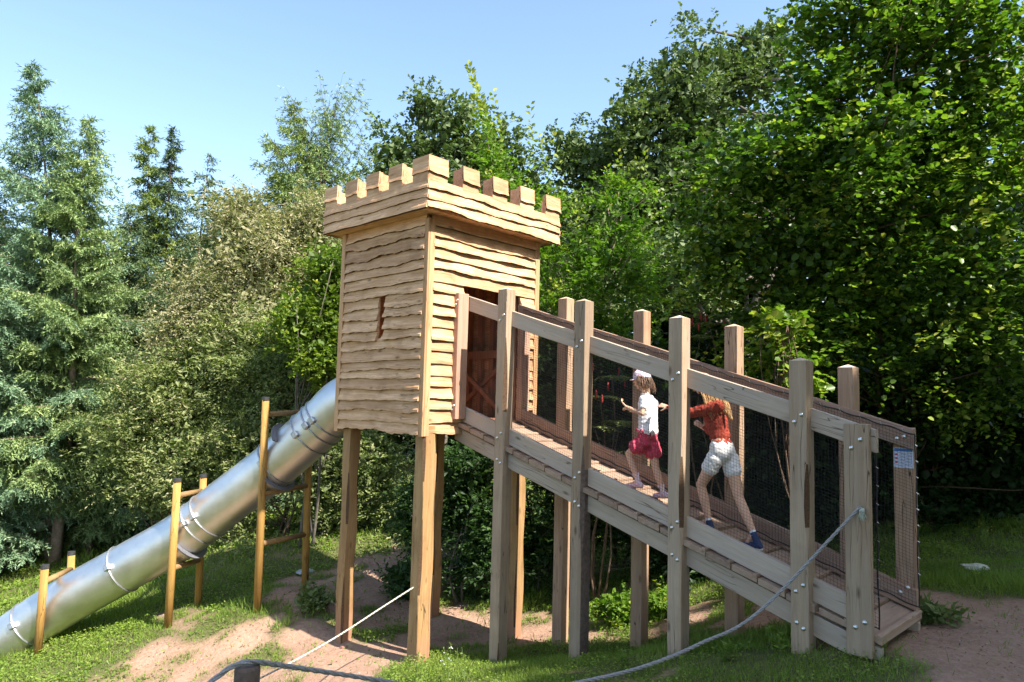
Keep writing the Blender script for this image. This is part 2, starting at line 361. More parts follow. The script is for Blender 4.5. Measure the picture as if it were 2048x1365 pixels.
# ================= TOWER =================
A_, B_, Z0, ZT = 1.77, 1.94, .50, 3.20
tower = empty('play_tower', (-.9, .95, g1(-.9, .95)), 'pale wooden castle tower on tall square legs with battlements and wavy edged boards', 'play tower')
def plankwall(mb, O, U, Nn, length, zs, openings=(), amp=.014, seed=0, flare=.042, thick=.027, ua=0.0, ub=None, step=.035, lowend=True):
    """live-edge cladding; each board's lower edge stands proud of the board below"""
    O = np.array(O, float); U = np.array(U, float); Nn = np.array(Nn, float); Z = np.array((0, 0, 1.0)); rs = random.Random(seed)
    ub = length if ub is None else ub
    for k in range(len(zs)-1):
        z0, z1 = zs[k], zs[k+1]; mb.cur = .05+.9*rs.random()
        ph = [rs.uniform(0, 6.28) for _ in range(4)]; am = amp*rs.choice([.25, .5, .8, 1.0, 1.3]); slope = rs.uniform(-.012, .012); fl = flare*rs.uniform(.75, 1.15)
        def low(u): return am*(.55*math.sin(1.1*2*math.pi*u/1.6+ph[0])+.35*math.sin(2*math.pi*u/.62+ph[1])+.18*math.sin(2*math.pi*u/.21+ph[2])+.10*math.sin(2*math.pi*u/.09+ph[3]))+slope*(u-length/2)
        def bow(u): return 1+.25*math.sin(2*math.pi*u/.8+ph[2])
        runs = [(ua, ub)]
        for (a, b, za, zb) in openings:
            if z0 < zb-.01 and z1 > za+.01:
                a2 = a(z0) if callable(a) else a; b2 = b(z0) if callable(b) else b
                runs = [r for (s, e) in runs for r in ((s, min(e, a2)), (max(s, b2), e)) if r[1]-r[0] > .015]
        for (s, e) in runs:
            n = max(2, int((e-s)/step)); vs = []; fs = []; mi = []
            for i in range(n+1):
                u = s+(e-s)*i/n; zl = z0+low(u); f = fl*bow(u); t = thick
                # curved lower lip (live edge)
                prof = [(f+t, zl+.006), (f+t*.94, zl+.035), (.5*f+t+.002, (zl+z1)/2), (t, z1+.03), (0.004, z1+.03), (f*.45+.001, zl+.004)]
                for (nn, z) in prof: vs.append(O+U*u+Nn*nn+Z*z)
            q = 6
            for i in range(n):
                for j in range(q):
                    j2 = (j+1) % q; fs.append((i*q+j, (i+1)*q+j, (i+1)*q+j2, i*q+j2)); mi.append(1 if j == 5 else 0)
            fs.append(tuple(range(q-1, -1, -1))); mi.append(0); fs.append(tuple(n*q+j for j in range(q))); mi.append(0)
            mb.add(vs, fs, mi)
def zlist(z0, z1, n, seed, j=.18):
    r = random.Random(seed); w = [1+r.uniform(-j, j) for _ in range(n)]; s = sum(w); z = [z0]
    for q in w: z.append(z[-1]+q/s*(z1-z0))
    return z
# near (left in the picture) wall in plane y = 0, boards run along x
slit = PY(767, 600, 0); slit2 = PY(763, 685, 0)
uc = A_+slit[0]; uc2 = A_+slit2[0]; zt_, zb_ = slit[2], slit2[2]
def sl_a(z): return uc2+(uc-uc2)*(z-zb_)/(zt_-zb_)-.045
def sl_b(z): return sl_a(z)+.135
w = MB(); plankwall(w, (-A_, 0, 0), (1, 0, 0), (0, -1, 0), A_, zlist(Z0, ZT, 20, 3), [(sl_a, sl_b, zb_+.03, zt_)], amp=.022, seed=5, ua=.03, ub=A_-.012)
w.build('slatted_wall', [M['fresh_X'], M['bark']], tower)
# door wall in plane x = 0
D0, D1, DZ = .56, 1.62, 2.27
w = MB(); plankwall(w, (0, 0, 0), (0, 1, 0), (1, 0, 0), B_, zlist(Z0, ZT, 19, 8, .12), [(D0, D1, .66, DZ)], amp=.012, seed=9, ua=.03, ub=B_-.03)
w.build('slatted_wall', [M['fresh_Y'], M['bark']], tower)
w = MB(); plankwall(w, (0, B_, 0), (-1, 0, 0), (0, 1, 0), A_, zlist(Z0, ZT, 18, 12), amp=.012, seed=15, ua=.03, ub=A_-.03)
w.build('slatted_wall', [M['fresh_X'], M['bark']], tower)
w = MB(); plankwall(w, (-A_, B_, 0), (0, -1, 0), (-1, 0, 0), B_, zlist(Z0, ZT, 18, 13), [(.55, 1.45, .6, 1.5)], amp=.012, seed=16, ua=.03, ub=B_-.03)
w.build('slatted_wall', [M['fresh_Y'], M['bark']], tower)
# corner boards
def vboard(a, b, nm, mat=None, bev=.004): return MB().box(a, b).build(nm, mat or M['fresh_Z'], tower, bevel=bev)
vboard((-.012, -.062, Z0-.03), (.064, -.036, ZT-.06), 'corner_board')
vboard((.0, -.0345, Z0-.028), (.066, .045, ZT-.061), 'corner_board')
vboard((-A_-.06, -.062, Z0-.04), (-A_+.03, .0, ZT-.003), 'corner_board')
vboard((-A_-.06, B_, Z0-.04), (-A_+.03, B_+.062, ZT-.003), 'corner_board')
vboard((.0, B_-.03, Z0-.02), (.062, B_+.055, ZT-.003), 'corner_board')
# frame inside: studs, back wall boards, X brace
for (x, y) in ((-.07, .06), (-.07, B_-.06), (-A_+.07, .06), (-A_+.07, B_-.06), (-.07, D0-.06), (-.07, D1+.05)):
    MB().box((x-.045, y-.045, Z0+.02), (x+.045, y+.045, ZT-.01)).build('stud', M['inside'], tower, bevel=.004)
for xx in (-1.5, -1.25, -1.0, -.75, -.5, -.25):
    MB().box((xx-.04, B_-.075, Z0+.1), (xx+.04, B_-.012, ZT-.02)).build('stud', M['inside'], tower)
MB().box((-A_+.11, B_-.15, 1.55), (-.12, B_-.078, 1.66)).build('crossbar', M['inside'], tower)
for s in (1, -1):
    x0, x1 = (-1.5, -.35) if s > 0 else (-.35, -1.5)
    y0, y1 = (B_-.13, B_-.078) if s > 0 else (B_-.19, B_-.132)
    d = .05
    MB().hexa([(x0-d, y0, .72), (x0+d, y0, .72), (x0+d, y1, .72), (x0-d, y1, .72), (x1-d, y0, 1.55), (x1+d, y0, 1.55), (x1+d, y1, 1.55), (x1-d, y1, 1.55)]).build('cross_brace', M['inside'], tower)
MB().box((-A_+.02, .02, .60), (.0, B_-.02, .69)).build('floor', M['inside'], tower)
# roof deck + soffit + parapet
P_ = .215
MB().box((-A_-P_+.02, -P_+.02, ZT), (P_-.02, B_+P_-.02, ZT+.03)).build('soffit', M['fresh_X'], tower)
ZP1 = 3.56; ZM = 3.84; LX, LY = A_+2*P_, B_+2*P_
def parapet(O, U, Nn, length, seed, matk):
    mb = MB(); zs = [ZT-.012, ZT+.115, ZT+.235, ZP1-.028]
    plankwall(mb, O, U, Nn, length, zs, amp=.014, seed=seed, flare=.030, thick=.024, ua=-.035, ub=length+.035, step=.04)
    mb.build('parapet', [M[matk], M['bark']], tower)
    O = np.array(O, float); U = np.array(U, float); Nn = np.array(Nn, float); Z = np.array((0, 0, 1.))
    mw = .27; gp = (length-5*mw)/4
    for k in range(5):
        s = k*(mw+gp); e = s+mw
        if k == 0: s = -.022
        if k == 4: e = length+.022
        b = MB(); rs = random.Random(seed*7+k); b.cur = rs.random()
        fl = .028+rs.uniform(-.004, .01)
        def pt(u, n, z): return O+U*u+Nn*n+Z*z
        # backing board, inner board, flared face board
        i0, i1 = (s+.001, e-.001)
        if k == 0: i0 = .012
        if k == 4: i1 = length-.012
        for (n0, n1, zz0, zz1) in ((-.03, .012, ZT+.03, ZM-.004),):
            b.hexa([pt(i0, n0, zz0), pt(i1, n0, zz0), pt(i1, n1, zz0), pt(i0, n1, zz0), pt(i0, n0, zz1), pt(i1, n0, zz1), pt(i1, n1, zz1), pt(i0, n1, zz1)])
        if 0 < k < 4:
            b.hexa([pt(s+.012, -.17, ZT+.03), pt(e-.012, -.17, ZT+.03), pt(e-.012, -.034, ZT+.03), pt(s+.012, -.034, ZT+.03), pt(s+.012, -.17, ZM-.02), pt(e-.012, -.17, ZM-.02), pt(e-.012, -.034, ZM-.02), pt(s+.012, -.034, ZM-.02)])
        n = 8; vs = []; fs = []; mi = []; ph = rs.uniform(0, 6)
        a2, b2 = s-.004, e+.004
        if k == 0: a2 = -.036
        if k == 4: b2 = length+.036
        zl = 3.635
        for i in range(n+1):
            u = a2+(b2-a2)*i/n; q = zl+.007*math.sin(9*u+ph)+.004*math.sin(31*u+ph)
            for (nn, z) in ((fl+.024, q), (fl*.7+.021, q+.05), (.036, ZM), (.0135, ZM), (fl+.002, q+.003)): vs.append(pt(u, nn, z))
        for i in range(n):
            for j in range(5):
                j2 = (j+1) % 5; fs.append((i*5+j, (i+1)*5+j, (i+1)*5+j2, i*5+j2)); mi.append(1 if j == 4 else 0)
        fs.append((4, 3, 2, 1, 0)); fs.append(tuple(n*5+j for j in range(5))); mi += [0, 0]
        b.add(vs, fs, mi)
        # low board right under the face board
        b.hexa([pt(s, .0125, ZP1-.05), pt(e, .0125, ZP1-.05), pt(e, .031, ZP1-.05), pt(s, .031, ZP1-.05), pt(s, .0125, zl+.04), pt(e, .0125, zl+.04), pt(e, .031, zl+.04), pt(s, .031, zl+.04)])
        b.build('battlement', [M[matk], M['bark']], tower)
parapet((-A_-P_, -P_, 0), (1, 0, 0), (0, -1, 0), LX, 31, 'fresh_X')
parapet((P_, -P_, 0), (0, 1, 0), (1, 0, 0), LY, 37, 'fresh_Y')
parapet((P_, B_+P_, 0), (-1, 0, 0), (0, 1, 0), LX, 41, 'fresh_X')
parapet((-A_-P_, B_+P_, 0), (0, -1, 0), (-1, 0, 0), LY, 43, 'fresh_Y')
# legs: each a rough square log with waney corners
def log_post(x, y, z0, z1, w, mat, name, parent, seed=0, wane=.02, taper=.0, d=None):
    rs = random.Random(seed); d = d or w; n = 14; vs = []; fs = []; mi = []
    ph = [rs.uniform(0, 6.28) for _ in range(8)]
    for i in range(n+1):
        t = i/n; z = z0+(z1-z0)*t
        wob = lambda k, a: a*math.sin(2*math.pi*t*(1.1+k*.37)+ph[k])
        sx = w/2*(1+taper*(1-t)); sy = d/2*(1+taper*(1-t))
        ox, oy = wob(0, .006), wob(1, .006)
        cw = [max(.004, wane*(.5+.5*math.sin(2*math.pi*t*(1.7+.5*c)+ph[2+c]))) if rs.random() > -1 else .004 for c in range(4)]
        for c, (sgx, sgy) in enumerate(((-1, -1), (1, -1), (1, 1), (-1, 1))):
            k = cw[c]
            a = (x+ox+sgx*sx, y+oy+sgy*(sy-k), z); b = (x+ox+sgx*(sx-k), y+oy+sgy*sy, z)
            vs += [a, b] if sgx*sgy > 0 else [b, a]
    # order per ring: make consistent by angle
    ring = []
    for i in range(n+1):
        r = vs[i*8:(i+1)*8]; r.sort(key=lambda p: math.atan2(p[1]-y, p[0]-x)); ring += r
    for i in range(n):
        for j in range(8):
            j2 = (j+1) % 8; fs.append((i*8+j, i*8+j2, (i+1)*8+j2, (i+1)*8+j)); mi.append(0 if j % 2 == 1 else 1)
    fs.append(tuple(range(7, -1, -1))); fs.append(tuple(n*8+j for j in range(8))); mi += [0, 0]
    # decide bark faces: narrow ones
    m = MB(); m.add(ring, fs, 0)
    for q, f in enumerate(m.f):
        if len(f) == 4:
            a, b = m.v[f[0]], m.v[f[1]]
            if math.dist(a, b) < w*.42 and math.dist(a, b) > .016: m.m[q] = 1
    return m.build(name, [mat, M['bark']], parent)
for k, (x, y, w_) in enumerate(((-.03, .08, .19), (-1.62, .10, .17), (-1.60, 1.62, .17), (-.07, 1.78, .16))):
    log_post(x-(.0 if k else .0), y, g1(x, y)-.3, .60, w_, M['leg'], 'leg', tower, seed=50+k, wane=.03)
log_post(-.20, .30, g1(-.2, .3)-.3, .60, .12, M['leg'], 'leg_brace_post', tower, seed=60, wane=.02)
MB().box((-A_+.02, .03, .515), (-.02, .12, .598)).build('floor_beam', M['leg'], tower)
MB().box((-A_+.02, B_-.14, .515), (-.02, B_-.04, .598)).build('floor_beam', M['leg'], tower)
MB().box((-.16, .16, .51), (-.04, B_-.18, .597)).build('floor_beam', M['leg'], tower)

# ================= RAMP =================
rampo = empty('access_ramp', (2.4, 1.13, g1(2.4, 1.13)), 'sloping weathered timber ramp with pointed posts rails and black netting up to the tower door', 'ramp')
PW = .15; X0 = .7285; DX = 1.18; SL = .308
NT = [2.255, 2.017, 1.756, 1.313]; FT = [2.278, 2.028, 1.779, 1.315]
def bolt(x, y, z, parent, ny=-1, r=.019):
    m = MB(); n = 10; vs = []; fs = []
    for i, (rr, h) in enumerate(((r, 0.0), (r*.9, .007), (r*.55, .012), (.001, .0135))):
        for k in range(n):
            a = 2*math.pi*k/n; vs.append((x+rr*math.cos(a), y+ny*h, z+rr*math.sin(a)))
    for i in range(3):
        for k in range(n):
            k2 = (k+1) % n; fs.append((i*n+k, i*n+k2, (i+1)*n+k2, (i+1)*n+k))
    m.add(vs, fs).build('bolt', M['galv'], parent, smooth=True)
def ramp_post(x, y, zt, seed, near, barky=False):
    m = MB(); rs = random.Random(seed); zb = g1(x, y)-.35; n = 16
    ring = []; mi = []; fs = []
    ph = [rs.uniform(0, 6.28) for _ in range(5)]
    for i in range(n+1):
        t = i/n; z = zb+(zt-zb)*t
        o = .004*math.sin(3*t*6.28+ph[0]); e = .004
        # right front corner waney on some stretches
        wv = e+max(0, .05*math.sin(2*math.pi*t*1.3+ph[1])-.022) * (1 if near else .4)
        x0, x1, y0, y1 = x+o*.4, x+PW+o*.3, y, y+PW
        ring += [(x0+e, y0, z), (x1-wv, y0, z), (x1, y0+wv*1.5, z), (x1, y1-e, z), (x1-e, y1, z), (x0+e, y1, z), (x0, y1-e, z), (x0, y0+e, z)]
    for i in range(n):
        for j in range(8):
            j2 = (j+1) % 8; fs.append((i*8+j, i*8+j2, (i+1)*8+j2, (i+1)*8+j))
            zc = ring[i*8][2]; a, b = ring[i*8+j], ring[i*8+j2]
            isb = (j == 1 and math.dist(a, b) > .03) or (barky and j in (1, 2) and zc < .1)
            mi.append(1 if isb else 0)
    q = n*8; ap = (x+PW/2, y+PW/2, zt+.032); ring.append(ap); ai = len(ring)-1
    for j in range(8):
        fs.append((q+j, q+(j+1) % 8, ai)); mi.append(2)
    fs.append(tuple(range(7, -1, -1))); mi.append(0)
    m.add(ring, fs, mi)
    return m.build('post', [M['post'] if near else M['post_far'], M['darkbark'] if barky else M['bark'], M['cap']], rampo)
M['post_far'] = wood('weathered far post', 'Z', (.50, .33, .21), (.29, .165, .10), grey=(.36, .28, .22), greyamt=.2, crack=1.2, var=.4, knots=.7, loc=(3, 1, 2))
for i in range(4):
    x = X0+i*DX
    p = ramp_post(x, .5, NT[i], 70+i, True, barky=(i == 1)); zu = 2.27-SL*(x+.07); zl = .86-SL*(x+.07); dk = .65-SL*(x+.07)
    for (bx, bz) in ((x+.045, zu-.14), (x+.105, zu-.08), (x+.045, zl-.13), (x+.105, zl-.07), (x+.05, dk-.17), (x+.105, dk-.21)): bolt(bx, .5, bz, p)
    x += .012
    q = ramp_post(x, 1.607, FT[i], 80+i, False)
# rails
def rail(y0, y1, x0, x1, ztop0, h, name='rail', seed=0, mat=None, split=24):
    m = MB(); n = split; rs = random.Random(seed); ph = rs.uniform(0, 6); vs = []; fs = []
    for i in range(n+1):
        x = x0+(x1-x0)*i/n; z = ztop0-SL*x; dy = .003*math.sin(x*2+ph); dz = .004*math.sin(x*3.1+ph)
        vs += [(x, y0+dy, z-h+dz), (x, y1+dy, z-h+dz), (x, y1+dy, z+dz), (x, y0+dy, z+dz)]
    for i in range(n):
        for j in range(4):
            j2 = (j+1) % 4; fs.append((i*4+j, (i+1)*4+j, (i+1)*4+j2, i*4+j2))
    fs += [(0, 1, 2, 3), (n*4+3, n*4+2, n*4+1, n*4)]
    m.add(vs, fs); return m.build(name, mat or M['rail'], rampo, bevel=.004)
rail(.592, .654, .045, 4.93, 2.27, .185, seed=1)
rail(.592, .654, .045, 4.74, .86, .185, seed=2)
M['rail_far'] = wood('reddish far rail', 'X', (.50, .31, .21), (.30, .165, .105), grey=(.40, .32, .27), greyamt=.25, crack=.7, rot=(0, -math.atan(.308), 0), knots=.6, var=.5)
rail(1.598, 1.657, .045, 4.93, 2.27, .185, seed=3, mat=M['rail_far'])
rail(1.598, 1.657, .045, 4.93, .86, .185, seed=4, mat=M['rail_far'])
rail(.594, .65, -.08, 4.94, .578, .175, 'stringer', seed=5)
rail(1.60, 1.66, -.08, 4.94, .578, .175, 'stringer', seed=6)
# end posts
def endpost(a, b, mat, bolts):
    o = MB().box(a, b).build('end_post', mat, rampo, bevel=.006)
    for (x, z, y, ny) in bolts: bolt(x, y, z, o, ny=ny, r=.02)
endpost((4.70, .532, -1.02), (4.895, .589, .795), M['post'], [(4.76, .60, .532, -1), (4.83, .67, .532, -1), (4.77, -.80, .532, -1), (4.84, -.75, .532, -1)])
endpost((4.745, 1.66, -1.15), (4.925, 1.72, .76), M['post_far'], [(4.80, -.70, 1.597, -1), (4.86, -.65, 1.597, -1), (4.80, .66, 1.597, -1), (4.86, .68, 1.597, -1)])
endpost((.035, .41, .68), (.125, .585, 2.265), M['pink'], [(.07, 2.12, .41, -1), (.095, 2.17, .41, -1), (.06, .80, .41, -1), (.09, .85, .41, -1)])
endpost((.035, 1.605, .68), (.125, 1.76, 2.2), M['pink'], [])
# deck: lapped boards, each board's upper end raised a little as a foothold
m = MB(); n = 20; pitch = 4.93/n
for i in range(n):
    x = .02+i*pitch; z = .65-SL*x; rs = random.Random(200+i); m.cur = rs.random()+.01; dz = rs.uniform(-.003, .003); ye = 1.7+rs.uniform(-.015, .015); ys = (.532 if x+pitch < 4.68 else .592)-rs.uniform(.0, .008)
    zh = .65-SL*(x+pitch)
    c = lambda xx, zz: [(xx, ys, zz), (xx, ye, zz)]
    a, b = x+.006, x+pitch-.004
    za, zb2 = z+.004+dz, zh+.012+dz
    m.hexa([(a, ys, za-.052), (b, ys, zb2-.052), (b, ye, zb2-.052), (a, ye, za-.052), (a, ys, za), (b, ys, zb2), (b, ye, zb2), (a, ye, za)])
    if i < n: m.hexa([(b-.034, ys-.004, zb2+.0006), (b, ys-.004, zb2-.008), (b, ye+.003, zb2-.008), (b-.034, ye+.003, zb2+.0006), (b-.034, ys-.004, zb2+.027), (b, ys-.004, zb2+.018), (b, ye+.003, zb2+.018), (b-.034, ye+.003, zb2+.027)])
m.build('deck', M['plank_deck'], rampo, bevel=.003)
# nets (inner faces of the rails)
def net(y, x0, x1, zt0, zb0, wave, name='net'):
    cell = .029; R = .0012; V = []; nx = int((x1-x0)/cell); nz = int((zt0-zb0)/cell)
    polyl = []
    for i in range(nx+1):
        xs = x0+(x1-x0)*i/nx; pts = []
        for j in range(0, nz+1, 3):
            t = j/nz; x = xs+.008*math.sin(9*t+xs*3); pts.append((x, y+wave*math.sin(2.3*x+4*t)*(1-abs(2*t-1)), zb0-SL*xs+(zt0-zb0)*t+.006*math.sin(xs*14)*(t > .9)))
        polyl.append(pts)
    for j in range(nz+1):
        t = j/nz; pts = []
        for i in range(0, nx+1, 4):
            xs = x0+(x1-x0)*i/nx; x = xs+.008*math.sin(9*t+xs*3)
            pts.append((x, y+wave*math.sin(2.3*x+4*t)*(1-abs(2*t-1)), zb0-SL*xs+(zt0-zb0)*t))
        polyl.append(pts)
    mb = MB()
    for p in polyl: mb.tube(p, R, 3, cap=False)
    for z_, ph in ((zt0, 0), (zb0, 1)):   # border ropes
        pts = [(x0+(x1-x0)*i/120, y-.004 if y > 1 else y+.004, z_-SL*(x0+(x1-x0)*i/120)+.007*math.sin(i*1.05+ph)) for i in range(121)]
        mb.tube(pts, .0055, 5)
    mb.tube([(x1+.004*math.sin(k*1.3), y, zb0-SL*x1+(zt0-zb0)*k/14) for k in range(15)], .0065, 5)
    return mb.build(name, M['net'], rampo)
nf = net(1.590, .14, 4.95, 2.27-.045, .86-.14, .006)
nn_ = net(.662, .14, 4.905, 2.27-.055, .86-.165, .006)
for k in range(26):
    x = .3+k*.182; z = 2.225-SL*x
    MB().tube([(x-.008, 1.593, z+.022), (x, 1.583, z+.012), (x+.008, 1.585, z-.012), (x+.004, 1.593, z-.016)], .0022, 4).build('net_clip', M['wire'], nf)
for k in range(9):
    z = 2.225-SL*4.95-.1-k*.14; MB().tube([(4.95, 1.585, z+.01), (4.968, 1.588, z), (4.95, 1.595, z-.01)], .003, 4).build('net_clip', M['wire'], nf)
    z = 2.2-SL*4.905-.1-k*.145; MB().tube([(4.905, .655, z+.01), (4.921, .662, z), (4.905, .668, z-.01)], .0022, 4).build('net_clip', M['wire'], nn_)

# ================= NOTICE =================
def notice():
    o = empty('notice', (4.83, 1.585, .42), 'white laminated notice with blue header behind the net at the ramp entrance', 'notice')
    x0, x1, z0, z1, y = 4.752, 4.915, .395, .575, 1.6565
    MB().box((x0, y, z0), (x1, y+.003, z1)).build('sheet', plain('white laminate', (.62, .66, .80), .35, bstr=0, namt=.03), o)
    bl = plain('blue print', (.05, .20, .52), .4, bstr=0, namt=.05); gr = plain('grey print', (.22, .25, .34), .5, bstr=0, namt=.05); rd = plain('red print', (.5, .06, .08), .5, bstr=0, namt=.05)
    MB().box((x0+.006, y-.0015, z1-.032), (x1-.006, y-.0003, z1-.006)).build('header', bl, o)
    t = MB(); rs = random.Random(4)
    for k in range(9):
        z = z1-.050-k*.014
        xa = x0+.045+rs.uniform(0, .004)
        while xa < x1-.02:
            w_ = rs.uniform(.006, .02); t.box((xa, y-.0012, z), (min(xa+w_, x1-.01), y-.0003, z+.0045)); xa += w_+.004
    t.build('printed_lines', gr, o)
    q = MB()
    for z in (z1-.065, z1-.1, z1-.135):
        q.box((x0+.012, y-.0012, z-.004), (x0+.032, y-.0003, z+.012))
    q.build('printed_pictogram', rd, o)
notice()

# ================= SLIDE =================
slide = empty('tube_slide', (-4.3, -.9, g1(-4.3, -.9)), 'long stainless steel tube slide running down from the tower to the lower left', 'slide')
cl = [(-1.70, 1.02, 1.12), (-2.15, .87, 1.02)]
for (px, py, d) in [(700, 797, 10.75), (638, 853, 10.85), (549, 930, 11.0), (455, 1002, 11.1), (363, 1072, 11.15), (255, 1134, 11.15), (126, 1207, 11.1), (0, 1292, 11.0), (-130, 1385, 10.8)]:
    cl.append(tuple(PD(px, py, d)))
cl = cl[:1]+cl[2:]
def crom(P, n):
    P = [Vector(p) for p in P]; P = [P[0]*2-P[1]]+P+[P[-1]*2-P[-2]]; out = []
    for i in range(1, len(P)-2):
        for k in range(n):
            t = k/n; a, b, c, d = P[i-1:i+3]
            out.append(.5*((2*b)+(c-a)*t+(2*a-5*b+4*c-d)*t*t+(3*b-a-3*c+d)*t**3))
    out.append(P[-2]); return out
cp = crom(cl, 10); SR = .365
mbt = MB(); mbt.tube(cp, SR, 48, cap=False); mbt.tube(cp, SR-.006, 48, cap=False); mbt.build('tube', M['steel'], slide, smooth=True)
def ring_at(px, dist_idx, double=False): pass
cpx = [project(np.array(p))[0] for p in cp]
def at_px(px):
    for i in range(len(cp)-1):
        if (cpx[i]-px)*(cpx[i+1]-px) <= 0:
            t = (px-cpx[i])/(cpx[i+1]-cpx[i]+1e-9); return cp[i].lerp(cp[i+1], t), (cp[i+1]-cp[i]).normalized()
for px in (652, 640, 620, 553, 417, 398, 248, 62):
    c, t = at_px(px); a = t.cross(Vector((0, 0, 1))).normalized(); b = t.cross(a)
    r = MB(); n = 48; R1 = SR+.008
    pts = [c+(a*math.cos(2*math.pi*k/n)+b*math.sin(2*math.pi*k/n))*R1 for k in range(n)]; pts.append(pts[0])
    r.tube(pts, .0115, 6, cap=False); ro = r.build('clamp_ring', M['clamp'], slide, smooth=True)
    view = Vector(tuple(CC))-c; view = (view-t*view.dot(t)).normalized(); up2 = t.cross(view)
    if up2.z < 0: up2 = -up2
    dr = (view*.93+up2*.36).normalized(); sd_ = t.cross(dr); q = c+dr*(SR+.028)
    h = MB(); hh = [q+t*x*.045+sd_*y*.05+dr*z*.03 for z in (-1, 1) for (x, y) in ((-1, -1), (1, -1), (1, 1), (-1, 1))]
    h.hexa(hh).build('clamp_box', M['clamp'], ro, bevel=.012)
def support(pf, pb, df, db, yaw_label, rungs, lab):
    """pf/pb: (px foot, py foot, px top, py top) of front and back posts"""
    f = GPX(pf[0], pf[1]); 
    F0 = PD(pf[0], pf[1], df); F1 = PD(pf[2], pf[3], df); B0 = PD(pb[0], pb[1], db); B1 = PD(pb[2], pb[3], db)
    F0[2] = min(F0[2], g1(F0[0], F0[1]))-.2; B0[2] = min(B0[2], g1(B0[0], B0[1]))-.2
    root = empty('slide_support', ((F0[0]+B0[0])/2, (F0[1]+B0[1])/2, g1((F0[0]+B0[0])/2, (F0[1]+B0[1])/2)), lab, 'slide support', 'round timber frames carrying the tube slide')
    for (a, b, r) in ((F0, F1, .055), (B0, B1, .055)):
        o = MB().tube([a, a+(b-a)*.5, b], [r*1.05, r, r*.97], 14).build('post', M['round'], root, smooth=False)
        for pl in o.data.polygons:
            if len(pl.vertices) == 4: pl.use_smooth = True
        MB().tube([b+(0, 0, -.03), b+(0, 0, .022)], [r*1.06, r*1.02], 14).build('post_cap', M['rubber'], o)
    for (zf, zb) in rungs:
        a = F0+(F1-F0)*zf; b = B0+(B1-B0)*zb
        MB().tube([a, b], .038, 12).build('rung', M['rung'], root, smooth=True)
    return root, F0, F1, B0, B1
s3 = support((515, 1208, 532, 797), (610, 1180, 619, 855), 10.62, 11.55, 0, [], 'tallest round timber frame nearest the tower with three rungs')
def rung_px(s, y1, px1, y2, px2, d1, d2, r=.04):
    a = PD(px1, y1, d1); b = PD(px2, y2, d2)
    MB().tube([a, b], r, 12).build('rung', M['rung'], s[0], smooth=True)
rung_px(s3, 829, 535, 824, 612, 10.65, 11.5); rung_px(s3, 987, 528, 972, 612, 10.65, 11.5); rung_px(s3, 1087, 526, 1070, 608, 10.65, 11.5)
s2 = support((337, 1232, 355, 960), (397, 1200, 407, 952), 10.7, 11.65, 0, [], 'middle round timber frame holding the steel slide')
rung_px(s2, 992, 352, 982, 405, 10.7, 11.65); rung_px(s2, 1137, 345, 1120, 400, 10.7, 11.65)
s1 = support((75, 1306, 90, 1133), (138, 1262, 143, 1106), 10.65, 11.6, 0, [], 'lowest round timber frame at the left end of the slide')
rung_px(s1, 1164, 88, 1138, 143, 10.65, 11.6)
# saddle plates fixed between the posts and the tube
def saddle(s, px, side, dd=0.0):
    c, t = at_px(px); th = t.copy(); a = Vector((th.x, th.y, 0)).normalized()
    hv = Vector((-a.y, a.x, 0)); m = MB(); n = 20; vs = []; fs = []
    Rin, Ro = SR+.004, SR+.085
    rng_a = (rad(200), rad(340)) if side == 'low' else (rad(20), rad(160))
    a3 = t.cross(Vector((0, 0, 1))).normalized(); b3 = a3.cross(t)
    if b3.z < 0: b3 = -b3
    for i in range(n+1):
        q = rng_a[0]+(rng_a[1]-rng_a[0])*i/n
        for R_ in (Rin, Ro):
            for e in (-.012, .012): vs.append(c+(a3*math.cos(q)+b3*math.sin(q))*R_+t*e)
    for i in range(n):
        k = i*4; g = k+4
        fs += [(k, g, g+1, k+1), (k+2, k+3, g+3, g+2), (k, k+2, g+2, g), (k+1, g+1, g+3, k+3)]
    fs += [(0, 1, 3, 2), (n*4, n*4+2, n*4+3, n*4+1)]
    m.add(vs, fs).build('saddle_plate', M['darkplate'], s[0])
saddle(s3, 590, 'high'); saddle(s3, 545, 'low'); saddle(s2, 372, 'low')

# ================= ROPES =================
def rope(name, pts, r, mat, label, strands=3, twist=60):
    P = crom([Vector(tuple(p)) for p in pts], 24); mb = MB()
    L_ = 0; acc = [0]
    for i in range(1, len(P)): L_ += (P[i]-P[i-1]).length; acc.append(L_)
    # resample finely so that the lay of the rope shows
    n = int(L_/.012); Q = []
    j = 0
    for k in range(n+1):
        s = L_*k/n
        while j < len(acc)-2 and acc[j+1] < s: j += 1
        t = (s-acc[j])/(acc[j+1]-acc[j]+1e-9); Q.append(P[j].lerp(P[j+1], t))
    for st in range(strands):
        pts2 = []
        for k, p in enumerate(Q):
            t = (Q[min(k+1, n)]-Q[max(k-1, 0)]).normalized(); a = t.cross(Vector((0, 0, 1))).normalized(); b = t.cross(a)
            th = 2*math.pi*st/strands+k*.42
            pts2.append(p+(a*math.cos(th)+b*math.sin(th))*r*.52)
        mb.tube(pts2, r*.56, 6)
    o = mb.build(name, mat, None, smooth=True, loc=tuple(P[0])); tag(o, label, 'rope'); return o
ropeA = [(4.80, .53, .22)]
for (px, py, d) in [(1722, 1014, 6.55), (1640, 1118, 6.2), (1520, 1222, 5.8), (1400, 1288, 5.4), (1290, 1333, 5.0), (1165, 1364, 4.6), (1000, 1392, 4.2)]: ropeA.append(tuple(PD(px, py, d)))
ropeA = [tuple(PY(1722, 1013, .528))]+ropeA[3:]
rope('barrier_rope', ropeA, .013, M['greyrope'], 'grey twisted rope sagging from the near end post of the ramp')
kn = PY(1726, 1020, .522); mk = MB(); rs = random.Random(3)
